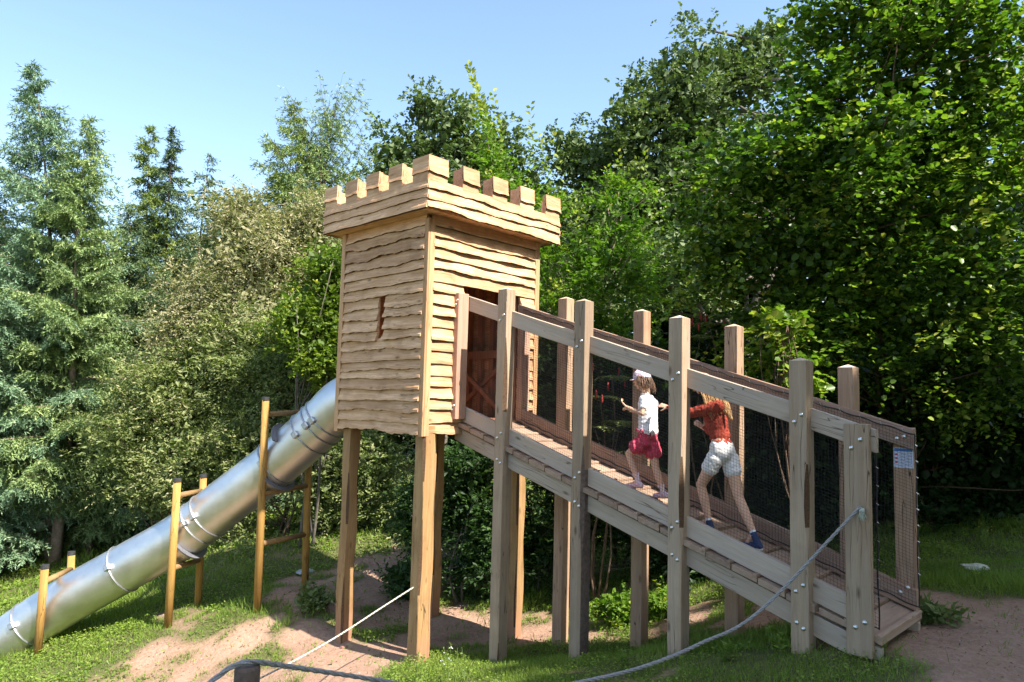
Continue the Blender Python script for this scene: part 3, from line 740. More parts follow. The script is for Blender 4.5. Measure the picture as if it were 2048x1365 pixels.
for k in range(26):
    a = rs.uniform(0, 6.28); q = np.array([math.cos(a)*.012, -.006-rs.random()*.01, 0]); e = kn+q+np.array([rs.uniform(-.03, .035), -.01, -rs.uniform(.03, .085)])
    mk.tube([kn+q*.5+(0, 0, .012), kn+q*1.5+(0, -.01, -.01), (kn+q+e)/2+(.0, -.008, 0), e], [.005, .006, .004, .002], 5)
ko = mk.build('rope_tassel', plain('frayed rope', (.36, .38, .30), .95), None, loc=tuple(kn)); tag(ko, 'frayed pale knot end of rope on the near end post', 'rope knot')
# near rope post at the bottom edge
pt_ = PD(495, 1330, 2.9); rp = empty('rope_post', (pt_[0], pt_[1], g1(pt_[0], pt_[1])), 'dark round stake carrying the rope at the bottom edge', 'post')
vs = []
mp_ = MB(); mp_.tube([(pt_[0], pt_[1], g1(pt_[0], pt_[1])-.2), (pt_[0], pt_[1], pt_[2]-.3), (pt_[0]+.002, pt_[1], pt_[2]-.012), (pt_[0]+.002, pt_[1], pt_[2])], [.052, .05, .05, .044], 18); mp_.build('stake', M['darkbark'], rp, smooth=False)
RB = [PD(400, 1385, 2.75), PD(432, 1356, 2.8), PD(470, 1331, 2.85), PD(505, 1324, 2.88), PD(560, 1331, 3.0), PD(700, 1352, 3.3), PD(880, 1380, 3.7), PD(1000, 1392, 4.2)]
rope('barrier_rope', RB, .0105, M['greyrope'], 'dark grey rope lying over the stake at the bottom edge')
RC = [PY(832, 1172, .02)]+[PD(*a) for a in ((760, 1218, 8.2), (680, 1270, 7.6), (600, 1316, 7.0), (540, 1347, 6.5), (470, 1382, 6.0))]
rope('barrier_rope', RC, .009, M['whiterope'], 'thin white rope running down from the tower corner leg')
# ================= VEGETATION =================
def unit(a): return a/np.maximum(np.linalg.norm(a, axis=-1, keepdims=True), 1e-9)
UPV = np.array([0, 0, 1.0])
def leaf_geo(P, D, Nn, L, W, kind=4, fold=.25, curl=.0):
    """P base points, D directions, Nn normals -> vertices, loop indices, face sizes, leaf id per face"""
    n = len(P); D = unit(D); S = unit(np.cross(D, Nn)); Nn = np.cross(S, D)
    L = np.broadcast_to(L, (n,))[:, None]; W = np.broadcast_to(W, (n,))[:, None]
    if kind == 4:
        a = P; b = P+D*L*.45-S*W*.5+Nn*W*fold; c = P+D*L-Nn*L*curl; d = P+D*L*.45+S*W*.5+Nn*W*fold
        V = np.stack([a, b, c, d], 1).reshape(-1, 3); i = np.arange(n)[:, None]*4
        loops = (i+np.array([0, 3, 2, 0, 2, 1])[None]).ravel(); return V, loops, np.full(n*2, 3), np.repeat(np.arange(n), 2)
    if kind == 6:
        t = P+D*L-Nn*L*curl
        l1 = P+D*L*.22-S*W*.46+Nn*W*fold; l2 = P+D*L*.66-S*W*.42+Nn*W*fold*.6; r1 = P+D*L*.22+S*W*.46+Nn*W*fold; r2 = P+D*L*.66+S*W*.42+Nn*W*fold*.6
        V = np.stack([P, r1, r2, t, l2, l1], 1).reshape(-1, 3); i = np.arange(n)[:, None]*6
        loops = (i+np.array([0, 1, 2, 3, 0, 3, 4, 5])[None]).ravel(); return V, loops, np.full(n*2, 4), np.repeat(np.arange(n), 2)
    if kind == 2:   # needle: one thin triangle pair as a kite
        V = np.stack([P, P+D*L*.4+S*W*.5, P+D*L, P+D*L*.4-S*W*.5], 1).reshape(-1, 3); i = np.arange(n)[:, None]*4
        loops = (i+np.arange(4)[None]).ravel(); return V, loops, np.full(n, 4), np.arange(n)
def leaf_mesh(name, P, D, Nn, L, W, tint, mat, parent=None, kind=4, fold=.25, curl=.0, loc=None):
    V, lo, sz, idx = leaf_geo(P, D, Nn, L, W, kind, fold, curl)
    return np_mesh(name, V, lo, sz, mat, parent, attr=np.asarray(tint)[idx], loc=loc)
LM = {
 'hazel': leafmat('hazel leaf', [(0, (.030, .070, .010)), (.5, (.11, .20, .024)), (.85, (.26, .36, .05)), (1, (.40, .42, .08))], trans=.42, rough=.42, spec=.45),
 'oak': leafmat('oak leaf', [(0, (.060, .095, .030)), (.6, (.125, .175, .060)), (1, (.20, .245, .095))], trans=.25),
 'horn': leafmat('hornbeam leaf', [(0, (.075, .15, .015)), (.6, (.16, .27, .028)), (1, (.36, .38, .04))], trans=.45),
 'shrub': leafmat('shrub leaf', [(0, (.10, .14, .04)), (.6, (.24, .275, .095)), (1, (.38, .355, .19))], trans=.3),
 'dark': leafmat('shade darkened leaf', [(0, (.017, .042, .010)), (.7, (.045, .097, .021)), (1, (.09, .16, .04))], trans=.3),  # leaf colour lowered so the undergrowth's deep shade is painted in
 'beige': leafmat('leaf with dry seed wings', [(0, (.12, .16, .06)), (.35, (.24, .245, .115)), (.8, (.37, .32, .19)), (1, (.46, .39, .25))], trans=.3, rough=.7),
 'yellow': leafmat('yellowish bush leaf', [(0, (.07, .12, .015)), (.6, (.18, .25, .025)), (1, (.36, .36, .04))], trans=.35),
 'larch': leafmat('larch needles', [(0, (.11, .18, .075)), (.6, (.23, .31, .115)), (1, (.36, .42, .15))], trans=.15, rough=.7),
 'spruceblue': leafmat('blue green needles', [(0, (.085, .15, .085)), (.6, (.18, .28, .155)), (1, (.30, .38, .20))], trans=.1, rough=.7),
 'sprucedark': leafmat('dark needles', [(0, (.035, .07, .04)), (.7, (.085, .14, .07)), (1, (.16, .21, .08))], trans=.1, rough=.7),
 'larchy': leafmat('yellow green needles', [(0, (.11, .17, .04)), (.6, (.24, .30, .07)), (1, (.38, .40, .10))], trans=.2, rough=.7),
 'grass': leafmat('grass blade', [(0, (.075, .14, .018)), (.5, (.17, .26, .035)), (.85, (.27, .34, .06)), (1, (.40, .36, .16))], trans=.35, rough=.5),
}
BK = {'grey': plain('grey bark', (.13, .11, .085), .95, nscale=14, namt=.45, bstr=1.0), 'brown': plain('brown bark', (.13, .085, .055), .95, nscale=18, namt=.5, bstr=1.0),
      'pale': plain('pale larch bark', (.30, .22, .17), .95, nscale=10, namt=.45, bstr=1.0)}
def limb(mb, a, b, r0, r1, sag, rs, n=6, k=6):
    a = Vector(tuple(a)); b = Vector(tuple(b)); pts = []; L_ = (b-a).length
    j = Vector((rs.uniform(-1, 1), rs.uniform(-1, 1), rs.uniform(-.6, .6)))*L_*.07; j2 = Vector((rs.uniform(-1, 1), rs.uniform(-1, 1), rs.uniform(-.5, .5)))*L_*.05
    for i in range(n+1):
        t = i/n; pts.append(a.lerp(b, t)+Vector((0, 0, sag*4*t*(1-t)))+j*math.sin(t*math.pi)+j2*math.sin(2*t*math.pi))
    mb.tube(pts, [r0+(r1-r0)*i/n for i in range(n+1)], k)
    return pts
def shoots(ctr, outd, rg, n, length, nl, droop, up=.35, spread=.9):
    """n shoots around each centre; returns leaf base, shoot dir, leaf dir"""
    k = len(ctr); S = np.repeat(ctr, n, 0); O = np.repeat(outd, n, 0)
    d = unit(O*.8+rg.normal(size=S.shape)*spread*.6+UPV*up); ln = length*rg.uniform(.5, 1.25, len(S))
    t = (np.arange(nl)+.6)/nl
    P = S[:, None]+d[:, None]*(ln[:, None]*t[None])[..., None]-UPV*((t**2)[None]*(droop*ln)[:, None])[..., None]
    side = unit(np.cross(d, UPV+rg.normal(size=d.shape)*.25)); sg = np.where(np.arange(nl) % 2, 1., -1.)
    D = d[:, None]*.55+side[:, None]*sg[None, :, None]*.85+rg.normal(size=P.shape)*.28-UPV*.25*droop
    return P.reshape(-1, 3), D.reshape(-1, 3), ln
def broadleaf(name, label, ells, mat, leaf=(.09, .07), nclump=60, rc=.45, nsh=14, nl=9, shlen=.4, droop=.35, kind=4, seed=1, bark='grey', trunk=None, group=None,
              fill=1.0, tint=(.45, .22), cat='tree', stems=1, trunk_r=.12, up=.35, fold=.25, base=None, surf=.55, limbs=True, rzmin=None, extra=None):
    rg = np.random.default_rng(seed); rs = random.Random(seed)
    E = []
    for e in ells:
        px, py, rx, ry, d = e[:5]; c = PD(px, py, d); E.append((c, np.array([rx*d/FPX, rx*d/FPX*(e[5] if len(e) > 5 else .85), ry*d/FPX])))
    vol = np.array([r[0]*r[1]*r[2] for c, r in E])**.72; cnt = np.maximum(4, (nclump*vol/vol.sum()).astype(int))
    Cs = []; Os = []
    for (c, r), n in zip(E, cnt):
        v = unit(rg.normal(size=(n, 3))); rad_ = surf+(1-surf)*rg.random(n)**.6; rad_ = np.where(rg.random(n) < .22, rg.random(n)*surf, rad_)
        Cs.append(c+v*r*rad_[:, None]*(1+np.clip(.14*rg.normal(size=(n, 1)), -.25, .2))); Os.append(unit(v*r))
    Cs = np.concatenate(Cs); Os = np.concatenate(Os)
    gzc = gz(Cs[:, 0], Cs[:, 1]); keep = Cs[:, 2] > gzc+(.12 if cat != 'plant' else -.01); Cs = Cs[keep]; Os = Os[keep]
    # sub-centres in each clump
    k = nsh; sub = np.repeat(Cs, k, 0)+rg.normal(size=(len(Cs)*k, 3))*rc*.5*np.array([1, 1, .62]); so_ = np.repeat(Os, k, 0)
    P, D, ln = shoots(sub, so_, rg, 1, shlen, nl, droop, up)
    n = len(P); N_ = UPV+rg.normal(size=(n, 3))*(.38 if kind == 6 else .55)
    ct = np.repeat(rg.normal(size=len(Cs))*tint[1]*.6, k*nl); st_ = np.repeat(rg.normal(size=len(sub))*tint[1]*.5, nl)
    tn = tint[0]+ct+st_+rg.normal(size=n)*tint[1]*.6
    Lf = leaf[0]*rg.uniform(.45, 1.25, n); Wf = Lf*leaf[1]/leaf[0]
    # inner fill: bigger leaves that close the crown, tinted darker as painted inner shade
    nf = int(fill*len(Cs)*26)
    if nf:
        w = cnt/cnt.sum(); ci = rg.choice(len(E), nf, p=w); cc = np.array([c for c, r in E])[ci]; rr = np.array([r for c, r in E])[ci]
        v = unit(rg.normal(size=(nf, 3)))*(rg.random(nf)**.45*.82)[:, None]*rr; Pf = cc+v
        P = np.concatenate([P, Pf]); D = np.concatenate([D, rg.normal(size=(nf, 3))]); N_ = np.concatenate([N_, rg.normal(size=(nf, 3))+UPV*.6])
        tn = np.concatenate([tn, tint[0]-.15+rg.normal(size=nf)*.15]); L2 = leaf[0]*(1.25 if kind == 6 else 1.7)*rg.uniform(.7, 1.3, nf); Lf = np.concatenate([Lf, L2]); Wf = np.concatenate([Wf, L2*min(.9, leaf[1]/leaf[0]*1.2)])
    if extra is not None:
        eP, eD, eN, eL, eW, eT = extra(rg); P = np.concatenate([P, eP]); D = np.concatenate([D, eD]); N_ = np.concatenate([N_, eN]); Lf = np.concatenate([Lf, eL]); Wf = np.concatenate([Wf, eW]); tn = np.concatenate([tn, eT])
    g = gz(P[:, 0], P[:, 1]); ok = P[:, 2] > g+.03
    P, D, N_, Lf, Wf, tn = P[ok], D[ok], N_[ok], Lf[ok], Wf[ok], tn[ok]
    if base is None:
        c0 = E[0][0]; bx, by = c0[0], c0[1]
    else: bx, by = base
    bz = g1(bx, by); root = empty(name, (bx, by, bz), label, cat, group)
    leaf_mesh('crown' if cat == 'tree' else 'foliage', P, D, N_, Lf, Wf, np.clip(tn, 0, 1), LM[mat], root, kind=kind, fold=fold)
    if limbs:
        mb = MB(); top = max(E, key=lambda e: e[0][2])
        for s in range(stems):
            hi = [e for e in E if e[0][2] > bz+min(1.6, .6*(top[0][2]-bz)) and np.hypot(e[0][0]-bx, e[0][1]-by) < .9*(e[0][2]-bz)] or [top]
            tgt = hi[s % len(hi)][0] if stems > 1 else top[0]
            b0 = np.array([bx+rs.uniform(-.1, .1)*stems, by+rs.uniform(-.1, .1)*stems, bz-.15])
            pts = limb(mb, b0, tgt, trunk_r*(1 if stems == 1 else .6), trunk_r*.25, 0, rs, 9, 9)
            order = rs.sample(range(len(Cs)), min(len(Cs), 26//stems+6))
            for q in order:
                c = Cs[q]; zz = [p for p in pts if p.z < c[2]-.15]
                if not zz: continue
                a = zz[-1] if rs.random() < .6 else rs.choice(zz[len(zz)//3:])
                limb(mb, a, c, trunk_r*.28, .006, -.02, rs, 5, 5)
        mb.build('trunk' if cat == 'tree' else 'stem', BK[bark], root, smooth=True)
    return root
def conifer(name, label, top, R, mat, seed, zlow=.25, nb=70, dens=1.0, droop=.35, bark='brown', trunk_r=.16, lean=(0, 0), needle=(.13, .035), group=None, sparse=1.0, tint=.5, up=0.25, power=.75, tip=0.0):
    """top = (px, py, depth)"""
    rg = np.random.default_rng(seed); rs = random.Random(seed)
    T = PD(*top); bx, by = T[0]+lean[0], T[1]+lean[1]; bz = g1(bx, by); H = T[2]-bz; B = np.array([bx, by, bz])
    Ps, Ds, Ns, Ts = [], [], [], []; mb = MB()
    ax = lambda t: B+(T-B)*t+np.array([math.sin(t*5+seed), math.cos(t*4+seed), 0])*.12*math.sin(t*math.pi)+CR*(tip*max(0, t-.8)**1.3*8-tip*.12*8*max(0, t-.8))
    mb.tube([ax(i/12)-(np.array([0, 0, .2]) if i == 0 else 0) for i in range(13)], [trunk_r*(1-i/12.5)**1.35 for i in range(13)], 9)
    for i in range(nb):
        t = zlow+(1-zlow)*((i+rs.random())/nb)**.95; L_ = R*((1-t)/(1-zlow))**power*rs.uniform(.55, 1.15)+.08
        az = rs.uniform(0, 2*math.pi); h = np.array([math.cos(az), math.sin(az), 0]); s0 = ax(t); n = max(5, int(L_/.11))
        upk = up*(.4+1.6*t); ss = (np.arange(n)+.5)/n
        crv = lambda s: s0+h*(L_*s)+UPV*(L_*(upk*s-droop*s*s+.18*s**4))
        pts = [crv(s) for s in (0, .25, .5, .75, 1)]; mb.tube(pts, [max(.006, .011*L_)*(1-.85*s) for s in (0, .25, .5, .75, 1)], 4, cap=False)
        sideh = np.cross(h, UPV)
        for s in ss:
            if rs.random() > sparse or False: continue
            p = crv(s); bl = (.26+.42*L_*(1-s)*.6)*rs.uniform(.6, 1.2)*min(1, .22+(1-t)*5.5)
            for sg in (-1, 1):
                bd = unit(h*.75+sideh*sg*rs.uniform(.6, 1.0)+UPV*rs.uniform(-.45, .05)-UPV*droop*.5)
                m = max(4, int(bl/.0105*dens)); tt = (np.arange(m)+rg.random(m))/m
                q = p+bd*(bl*tt)[:, None]-UPV*(.35*bl*tt**2)[:, None]
                nd = unit(bd*.7+rg.normal(size=(m, 3))*.55); Ps.append(q); Ds.append(nd); Ns.append(UPV+rg.normal(size=(m, 3))*.6); Ts.append(np.full(m, tint+rs.gauss(0, .16))+rg.normal(size=m)*.12)
        # tip leader
        m = 6; tt = (np.arange(m)+.5)/m; q = crv(1.0)+h*(.16*tt)[:, None]; Ps.append(q); Ds.append(unit(h+rg.normal(size=(m, 3))*.5)); Ns.append(UPV+rg.normal(size=(m, 3))*.5); Ts.append(np.full(m, tint+.15))
    m = int(900*(1-zlow)); tq = zlow+(1-zlow)*rg.random(m)**.7; q = np.array([ax(t_) for t_ in tq]); az_ = rg.uniform(0, 6.28, m); rr_ = .05+.28*rg.random(m)*np.clip((1-tq)*6, .25, 1)
    hv = np.stack([np.cos(az_), np.sin(az_), -.2+0*az_], 1); Ps.append(q+hv*rr_[:, None]); Ds.append(unit(hv+rg.normal(size=(m, 3))*.5)); Ns.append(UPV+rg.normal(size=(m, 3))*.6); Ts.append(np.clip(tint+rg.normal(size=m)*.15, 0, 1))
    m = 40; tt = rg.random(m); Ps.append(T-UPV*(tt*.8)[:, None]); Ds.append(unit(rg.normal(size=(m, 3))*[.8, .8, .3]+UPV*.5)); Ns.append(rg.normal(size=(m, 3))); Ts.append(np.full(m, tint))
    P = np.concatenate(Ps); D = np.concatenate(Ds); N_ = np.concatenate(Ns); tn = np.clip(np.concatenate(Ts), 0, 1); n = len(P)
    root = empty(name, B, label, 'tree', group)
    leaf_mesh('crown', P, D, N_, needle[0]*rg.uniform(.6, 1.25, n), needle[1], tn, LM[mat], root, kind=2)
    mb.build('trunk', BK[bark], root, smooth=True)
    return root
# --- conifers on the left
CN = (.115, .027)
conifer('larch_tree', 'tallest ragged larch with leaning tip at the far left', (85, 128, 19), 3.3, 'spruceblue', 11, zlow=.16, nb=175, bark='pale', trunk_r=.17, lean=(.9, .9), needle=CN, sparse=1.0, power=.95, tint=.5, tip=-.32)
conifer('larch_tree', 'broad pale green larch beside the tallest ragged one', (178, 235, 18.3), 2.4, 'larch', 12, zlow=.14, nb=135, bark='pale', trunk_r=.14, needle=CN, sparse=1.0, power=.75)
conifer('spruce_tree', 'bluish spruce cut by the left edge of the photo', (-40, 260, 20), 3.2, 'larch', 13, zlow=.12, nb=130, needle=CN, droop=.45, power=.6)
conifer('spruce_tree', 'low blue green spruce with drooping boughs at the left edge', (20, 570, 17), 2.2, 'spruceblue', 14, zlow=.10, nb=75, needle=CN, droop=.5, trunk_r=.09)
conifer('spruce_tree', 'small blue spruce under the trees at lower left edge', (15, 1030, 17.5), 1.0, 'spruceblue', 15, zlow=.02, nb=30, needle=CN, droop=.45, trunk_r=.04)
conifer('spruce_tree', 'mid green spruce in front of the pale larch trunk', (215, 640, 18.5), 1.9, 'larch', 16, zlow=.05, nb=60, needle=CN, droop=.5, trunk_r=.08)
conifer('larch_tree', 'slim light green larch left of the dark pointed spruce', (303, 252, 22), 1.9, 'larchy', 17, zlow=.25, nb=110, needle=CN, power=.85, tint=.3)
conifer('spruce_tree', 'dark slender pointed spruce against the sky', (350, 258, 22), 1.9, 'sprucedark', 18, zlow=.2, nb=110, needle=CN, power=.95, tint=.65)
conifer('spruce_tree', 'thin sparse spruce top with bare twigs', (418, 308, 23), 1.6, 'sprucedark', 19, zlow=.3, nb=52, needle=CN, sparse=.55, tint=.7)
conifer('larch_tree', 'yellow green larch left of the tower behind the beige tree', (590, 200, 23), 2.6, 'larchy', 20, zlow=.3, nb=80, needle=CN, power=.8, tint=.45)
conifer('larch_tree', 'feathery rounded larch directly left of the battlements', (655, 222, 23), 2.5, 'larch', 21, zlow=.3, nb=105, needle=CN, power=.42, up=.9, droop=.3, sparse=.72, tint=.6)
conifer('spruce_tree', 'dark green spruce filling the gap behind the beige tree', (262, 420, 20), 2.4, 'sprucedark', 22, zlow=.05, nb=110, needle=CN, tint=.7)
conifer('spruce_tree', 'blue green spruce between larch and beige tree', (430, 520, 19), 2.3, 'spruceblue', 23, zlow=.05, nb=80, needle=CN, tint=.4)
# --- beige seed laden tree, yellow bush, elder shrubs
broadleaf('hornbeam_tree', 'big dry beige hornbeam hung with seed clusters left of the tower', [(505, 520, 125, 130, 17.4), (600, 500, 90, 120, 17.63), (420, 610, 110, 110, 17.17), (540, 640, 140, 100, 16.94), (360, 680, 90, 80, 16.82), (480, 430, 70, 60, 17.75), (640, 440, 55, 60, 17.86)],
          'beige', leaf=(.095, .036), nclump=560, rc=.42, nsh=13, nl=7, shlen=.3, droop=1.1, seed=31, tint=(.6, .3), up=.1, fill=.8, trunk_r=.13, surf=.6)
broadleaf('lime_bush', 'yellow green bush tucked against the left tower wall', [(655, 560, 60, 90, 14.2), (610, 640, 85, 75, 13.99), (690, 640, 60, 130, 13.99), (650, 720, 80, 60, 13.78)], 'yellow', leaf=(.075, .055), nclump=130, rc=.28, nsh=12, nl=8, shlen=.22, seed=32, cat='bush', tint=(.38, .28), trunk_r=.05, stems=3)
def heads(rg):
    n = 0; P = []; 
    for (px, py) in ((300, 745), (330, 800), (345, 720), (450, 800), (260, 850), (410, 765), (300, 880), (390, 860), (520, 850), (370, 745), (290, 790)):
        c = PD(px, py, 14.9+rg.random()*.4); k = 60; P.append(c+rg.normal(size=(k, 3))*[.11, .11, .05])
    P = np.concatenate(P); k = len(P); return P, rg.normal(size=(k, 3)), rg.normal(size=(k, 3)), np.full(k, .035), np.full(k, .03), np.full(k, 1.0)
broadleaf('elder_shrub', 'large tangled elder shrub with pinkish flower heads behind the slide', [(330, 790, 120, 100, 15.87), (430, 760, 120, 110, 16.12), (250, 880, 110, 90, 15.62), (400, 900, 150, 100, 15.5), (330, 980, 110, 60, 15.62)],
          'shrub', leaf=(.085, .034), nclump=400, rc=.3, nsh=12, nl=8, shlen=.3, seed=33, cat='shrub', tint=(.5, .32), trunk_r=.05, stems=5, bark='brown', fill=.7)
broadleaf('elder_shrub', 'fresh green shrub above and behind the upper slide', [(560, 760, 110, 110, 15.34), (600, 860, 110, 90, 15.1), (500, 900, 100, 90, 14.87), (640, 800, 60, 80, 15.34), (480, 980, 80, 50, 14.99)],
          'shrub', leaf=(.085, .032), nclump=330, rc=.3, nsh=12, nl=8, shlen=.3, seed=34, cat='shrub', tint=(.36, .26), trunk_r=.05, stems=5, bark='brown', fill=.7)
broadleaf('ash_sapling', 'pale green leafy sapling rising in front of the beige tree', [(480, 700, 90, 70, 15.64), (560, 690, 80, 70, 15.75)], 'shrub', leaf=(.12, .038), nclump=80, rc=.28, nsh=10, nl=9, shlen=.4, seed=35, cat='bush', tint=(.55, .2), trunk_r=.03, stems=4, fill=.3)
broadleaf('bush', 'low loose bush with dead twigs below the slide middle', [(470, 1060, 60, 45, 14.87), (430, 1040, 40, 40, 14.99)], 'shrub', leaf=(.07, .035), nclump=36, rc=.2, nsh=9, nl=7, shlen=.25, seed=36, cat='bush', trunk_r=.03, stems=5, fill=.2, bark='pale')
broadleaf('bush', 'leafy bush between slide frame and left tower leg', [(640, 960, 70, 80, 14.78), (740, 930, 80, 90, 14.78), (680, 1020, 80, 40, 14.9), (780, 1000, 50, 70, 14.56)], 'shrub', leaf=(.08, .04), nclump=150, rc=.28, nsh=11, nl=8, shlen=.25, seed=37, cat='bush', tint=(.3, .25), trunk_r=.04, stems=4, fill=1)
# --- trees behind the tower
broadleaf('oak_tree', 'dense dark oak with lobed crown behind the battlements', [(900, 270, 80, 100, 24), (800, 340, 75, 95, 24), (980, 330, 90, 90, 24.5), (880, 400, 140, 80, 23.5), (1060, 400, 60, 70, 24.5), (840, 220, 30, 40, 24), (1000, 520, 150, 120, 23), (800, 520, 120, 120, 23)],
          'oak', leaf=(.15, .10), nclump=330, rc=.5, nsh=14, nl=6, shlen=.35, seed=41, trunk_r=.25, tint=(.5, .3), fill=.9)
def shoot_lines(lines, ll, lw):
    def f(rg):
        P = []; D = []; T_ = []
        for (a, b, d, n, bend) in lines:
            A = PD(a[0], a[1], d); B = PD(b[0], b[1], d); ax = unit(B-A); sd_ = unit(np.cross(ax, -CF)); t = (np.arange(n)+.5)/n
            q = A+(B-A)*t[:, None]+sd_*(bend*np.sin(t*math.pi))[:, None]; sg = np.where(np.arange(n) % 2, 1., -1.)
            D.append(ax*.75+sd_*sg[:, None]*.8+rg.normal(size=(n, 3))*.25+CF*rg.normal(size=(n, 1))*.4); P.append(q); T_.append(.55+.4*t+rg.normal(size=n)*.1)
        P = np.concatenate(P); D = np.concatenate(D); k = len(P); return P, D, -CF+rg.normal(size=(k, 3))*.6, ll*rg.uniform(.7, 1.15, k), lw*rg.uniform(.8, 1.1, k), np.concatenate(T_)
    return f
broadleaf('young_hornbeam', 'bright young hornbeam with tall whip shoots just behind the tower', [(985, 330, 38, 75, 13.5), (1015, 430, 70, 80, 13.3), (1085, 430, 60, 70, 13.3), (1050, 520, 90, 80, 13)], 'horn', leaf=(.085, .048), nclump=70, rc=.26, nsh=9, nl=8, shlen=.32, seed=42, trunk_r=.05,
          tint=(.45, .3), fill=.35, up=.7, extra=shoot_lines([((990, 320), (936, 128), 13.4, 60, .05), ((992, 330), (940, 140), 13.6, 50, .03), ((985, 340), (950, 190), 13.5, 50, -.05), ((1000, 350), (965, 200), 13.5, 50, .02), ((1000, 330), (985, 180), 13.4, 24, .03), ((1062, 350), (1062, 205), 13.2, 20, .0), ((1100, 380), (1075, 270), 13.2, 14, .03), ((1010, 340), (1000, 230), 13.6, 18, 0), ((1140, 430), (1105, 265), 13.2, 12, .02)], .125, .07))
broadleaf('young_hornbeam', 'bright upright hornbeam sapling right of the tower', [(1245, 430, 60, 100, 12.6), (1180, 540, 80, 80, 12.5), (1260, 560, 70, 80, 12.4), (1130, 640, 60, 70, 12.4), (1220, 660, 80, 60, 12.2)], 'horn', leaf=(.085, .048), nclump=100, rc=.26, nsh=9, nl=8, shlen=.35, seed=43, trunk_r=.04,
          tint=(.35, .28), fill=.35, up=.6, bark='pale', extra=shoot_lines([((1190, 470), (1215, 330), 12.5, 18, .06), ((1250, 400), (1235, 300), 12.5, 14, 0), ((1270, 420), (1290, 300), 12.5, 16, .05), ((1160, 500), (1150, 400), 12.5, 12, 0), ((1210, 380), (1278, 310), 12.5, 14, .08)], .10, .055))
broadleaf('oak_tree', 'tall dark oak rising against the sky right of the tower', [(1500, 140, 85, 100, 22), (1380, 190, 110, 130, 22), (1270, 260, 90, 110, 22), (1180, 330, 75, 80, 23), (1130, 300, 45, 50, 23), (1300, 400, 150, 110, 22), (1180, 470, 110, 110, 22), (1420, 330, 110, 110, 22), (1545, 90, 40, 50, 22), (1330, 540, 160, 110, 21)],
          'oak', leaf=(.14, .095), nclump=430, rc=.5, nsh=15, nl=6, shlen=.35, seed=44, trunk_r=.28, tint=(.6, .3), fill=.8)
broadleaf('willow_bush', 'greyish narrow leaved bush under the hornbeam right of the tower', [(1110, 560, 60, 60, 14), (1190, 600, 80, 60, 14)], 'beige', leaf=(.11, .028), nclump=50, rc=.3, nsh=9, nl=8, shlen=.35, seed=45, cat='bush', droop=.9, tint=(.08, .1), stems=3, trunk_r=.03, fill=.2)
# --- hazel on the right
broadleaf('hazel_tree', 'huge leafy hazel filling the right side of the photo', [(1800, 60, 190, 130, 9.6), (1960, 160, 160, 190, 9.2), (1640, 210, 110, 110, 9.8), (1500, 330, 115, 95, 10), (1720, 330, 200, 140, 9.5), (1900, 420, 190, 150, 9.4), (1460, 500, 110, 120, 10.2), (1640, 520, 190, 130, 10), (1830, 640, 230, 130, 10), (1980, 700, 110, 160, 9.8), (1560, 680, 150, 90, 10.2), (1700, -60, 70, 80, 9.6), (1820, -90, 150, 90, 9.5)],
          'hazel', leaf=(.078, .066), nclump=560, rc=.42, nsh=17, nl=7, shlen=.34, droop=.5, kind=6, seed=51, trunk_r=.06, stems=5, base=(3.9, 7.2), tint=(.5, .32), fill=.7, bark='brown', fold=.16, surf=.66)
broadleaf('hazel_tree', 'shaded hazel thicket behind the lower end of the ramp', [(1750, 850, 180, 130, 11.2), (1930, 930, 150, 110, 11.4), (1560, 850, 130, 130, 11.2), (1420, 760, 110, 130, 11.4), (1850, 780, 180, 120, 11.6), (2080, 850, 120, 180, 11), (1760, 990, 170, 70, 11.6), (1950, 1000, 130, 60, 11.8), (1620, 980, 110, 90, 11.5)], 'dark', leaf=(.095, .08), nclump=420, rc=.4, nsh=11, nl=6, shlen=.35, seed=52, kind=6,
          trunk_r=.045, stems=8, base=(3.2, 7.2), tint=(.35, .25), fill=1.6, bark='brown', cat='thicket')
broadleaf('hazel_bush', 'small sunlit hazel branches behind the upper rail posts', [(1560, 690, 45, 50, 9.0), (1590, 740, 35, 30, 8.9)], 'hazel', leaf=(.09, .08), nclump=20, rc=.2, nsh=7, nl=6, shlen=.3, kind=6, seed=53, cat='bush', tint=(.75, .2), stems=2, trunk_r=.03, fill=.1, bark='brown')
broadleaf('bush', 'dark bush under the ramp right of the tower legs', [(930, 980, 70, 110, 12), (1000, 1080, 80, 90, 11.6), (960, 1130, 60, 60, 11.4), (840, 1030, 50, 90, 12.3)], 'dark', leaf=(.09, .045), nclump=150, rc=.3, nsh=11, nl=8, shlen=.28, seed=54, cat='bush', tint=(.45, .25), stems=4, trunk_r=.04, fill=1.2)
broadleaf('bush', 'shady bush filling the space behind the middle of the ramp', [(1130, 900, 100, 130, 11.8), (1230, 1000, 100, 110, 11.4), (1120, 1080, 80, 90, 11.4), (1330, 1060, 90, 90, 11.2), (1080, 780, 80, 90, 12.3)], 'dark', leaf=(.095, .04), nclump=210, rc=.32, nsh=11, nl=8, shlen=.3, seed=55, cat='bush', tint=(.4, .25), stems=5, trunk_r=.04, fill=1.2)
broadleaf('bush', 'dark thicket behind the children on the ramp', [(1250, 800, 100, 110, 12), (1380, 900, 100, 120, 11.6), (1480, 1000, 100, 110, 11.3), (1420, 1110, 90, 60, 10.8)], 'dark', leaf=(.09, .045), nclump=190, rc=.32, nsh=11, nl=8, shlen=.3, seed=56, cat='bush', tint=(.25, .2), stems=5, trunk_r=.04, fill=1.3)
broadleaf('bush', 'dense evergreen bush behind the door side of the tower', [(1110, 680, 70, 80, 13), (1190, 740, 80, 80, 12.8)], 'shrub', leaf=(.10, .03), nclump=90, rc=.3, nsh=11, nl=8, shlen=.3, seed=57, cat='bush', tint=(.3, .22), stems=4, trunk_r=.04, fill=1.)
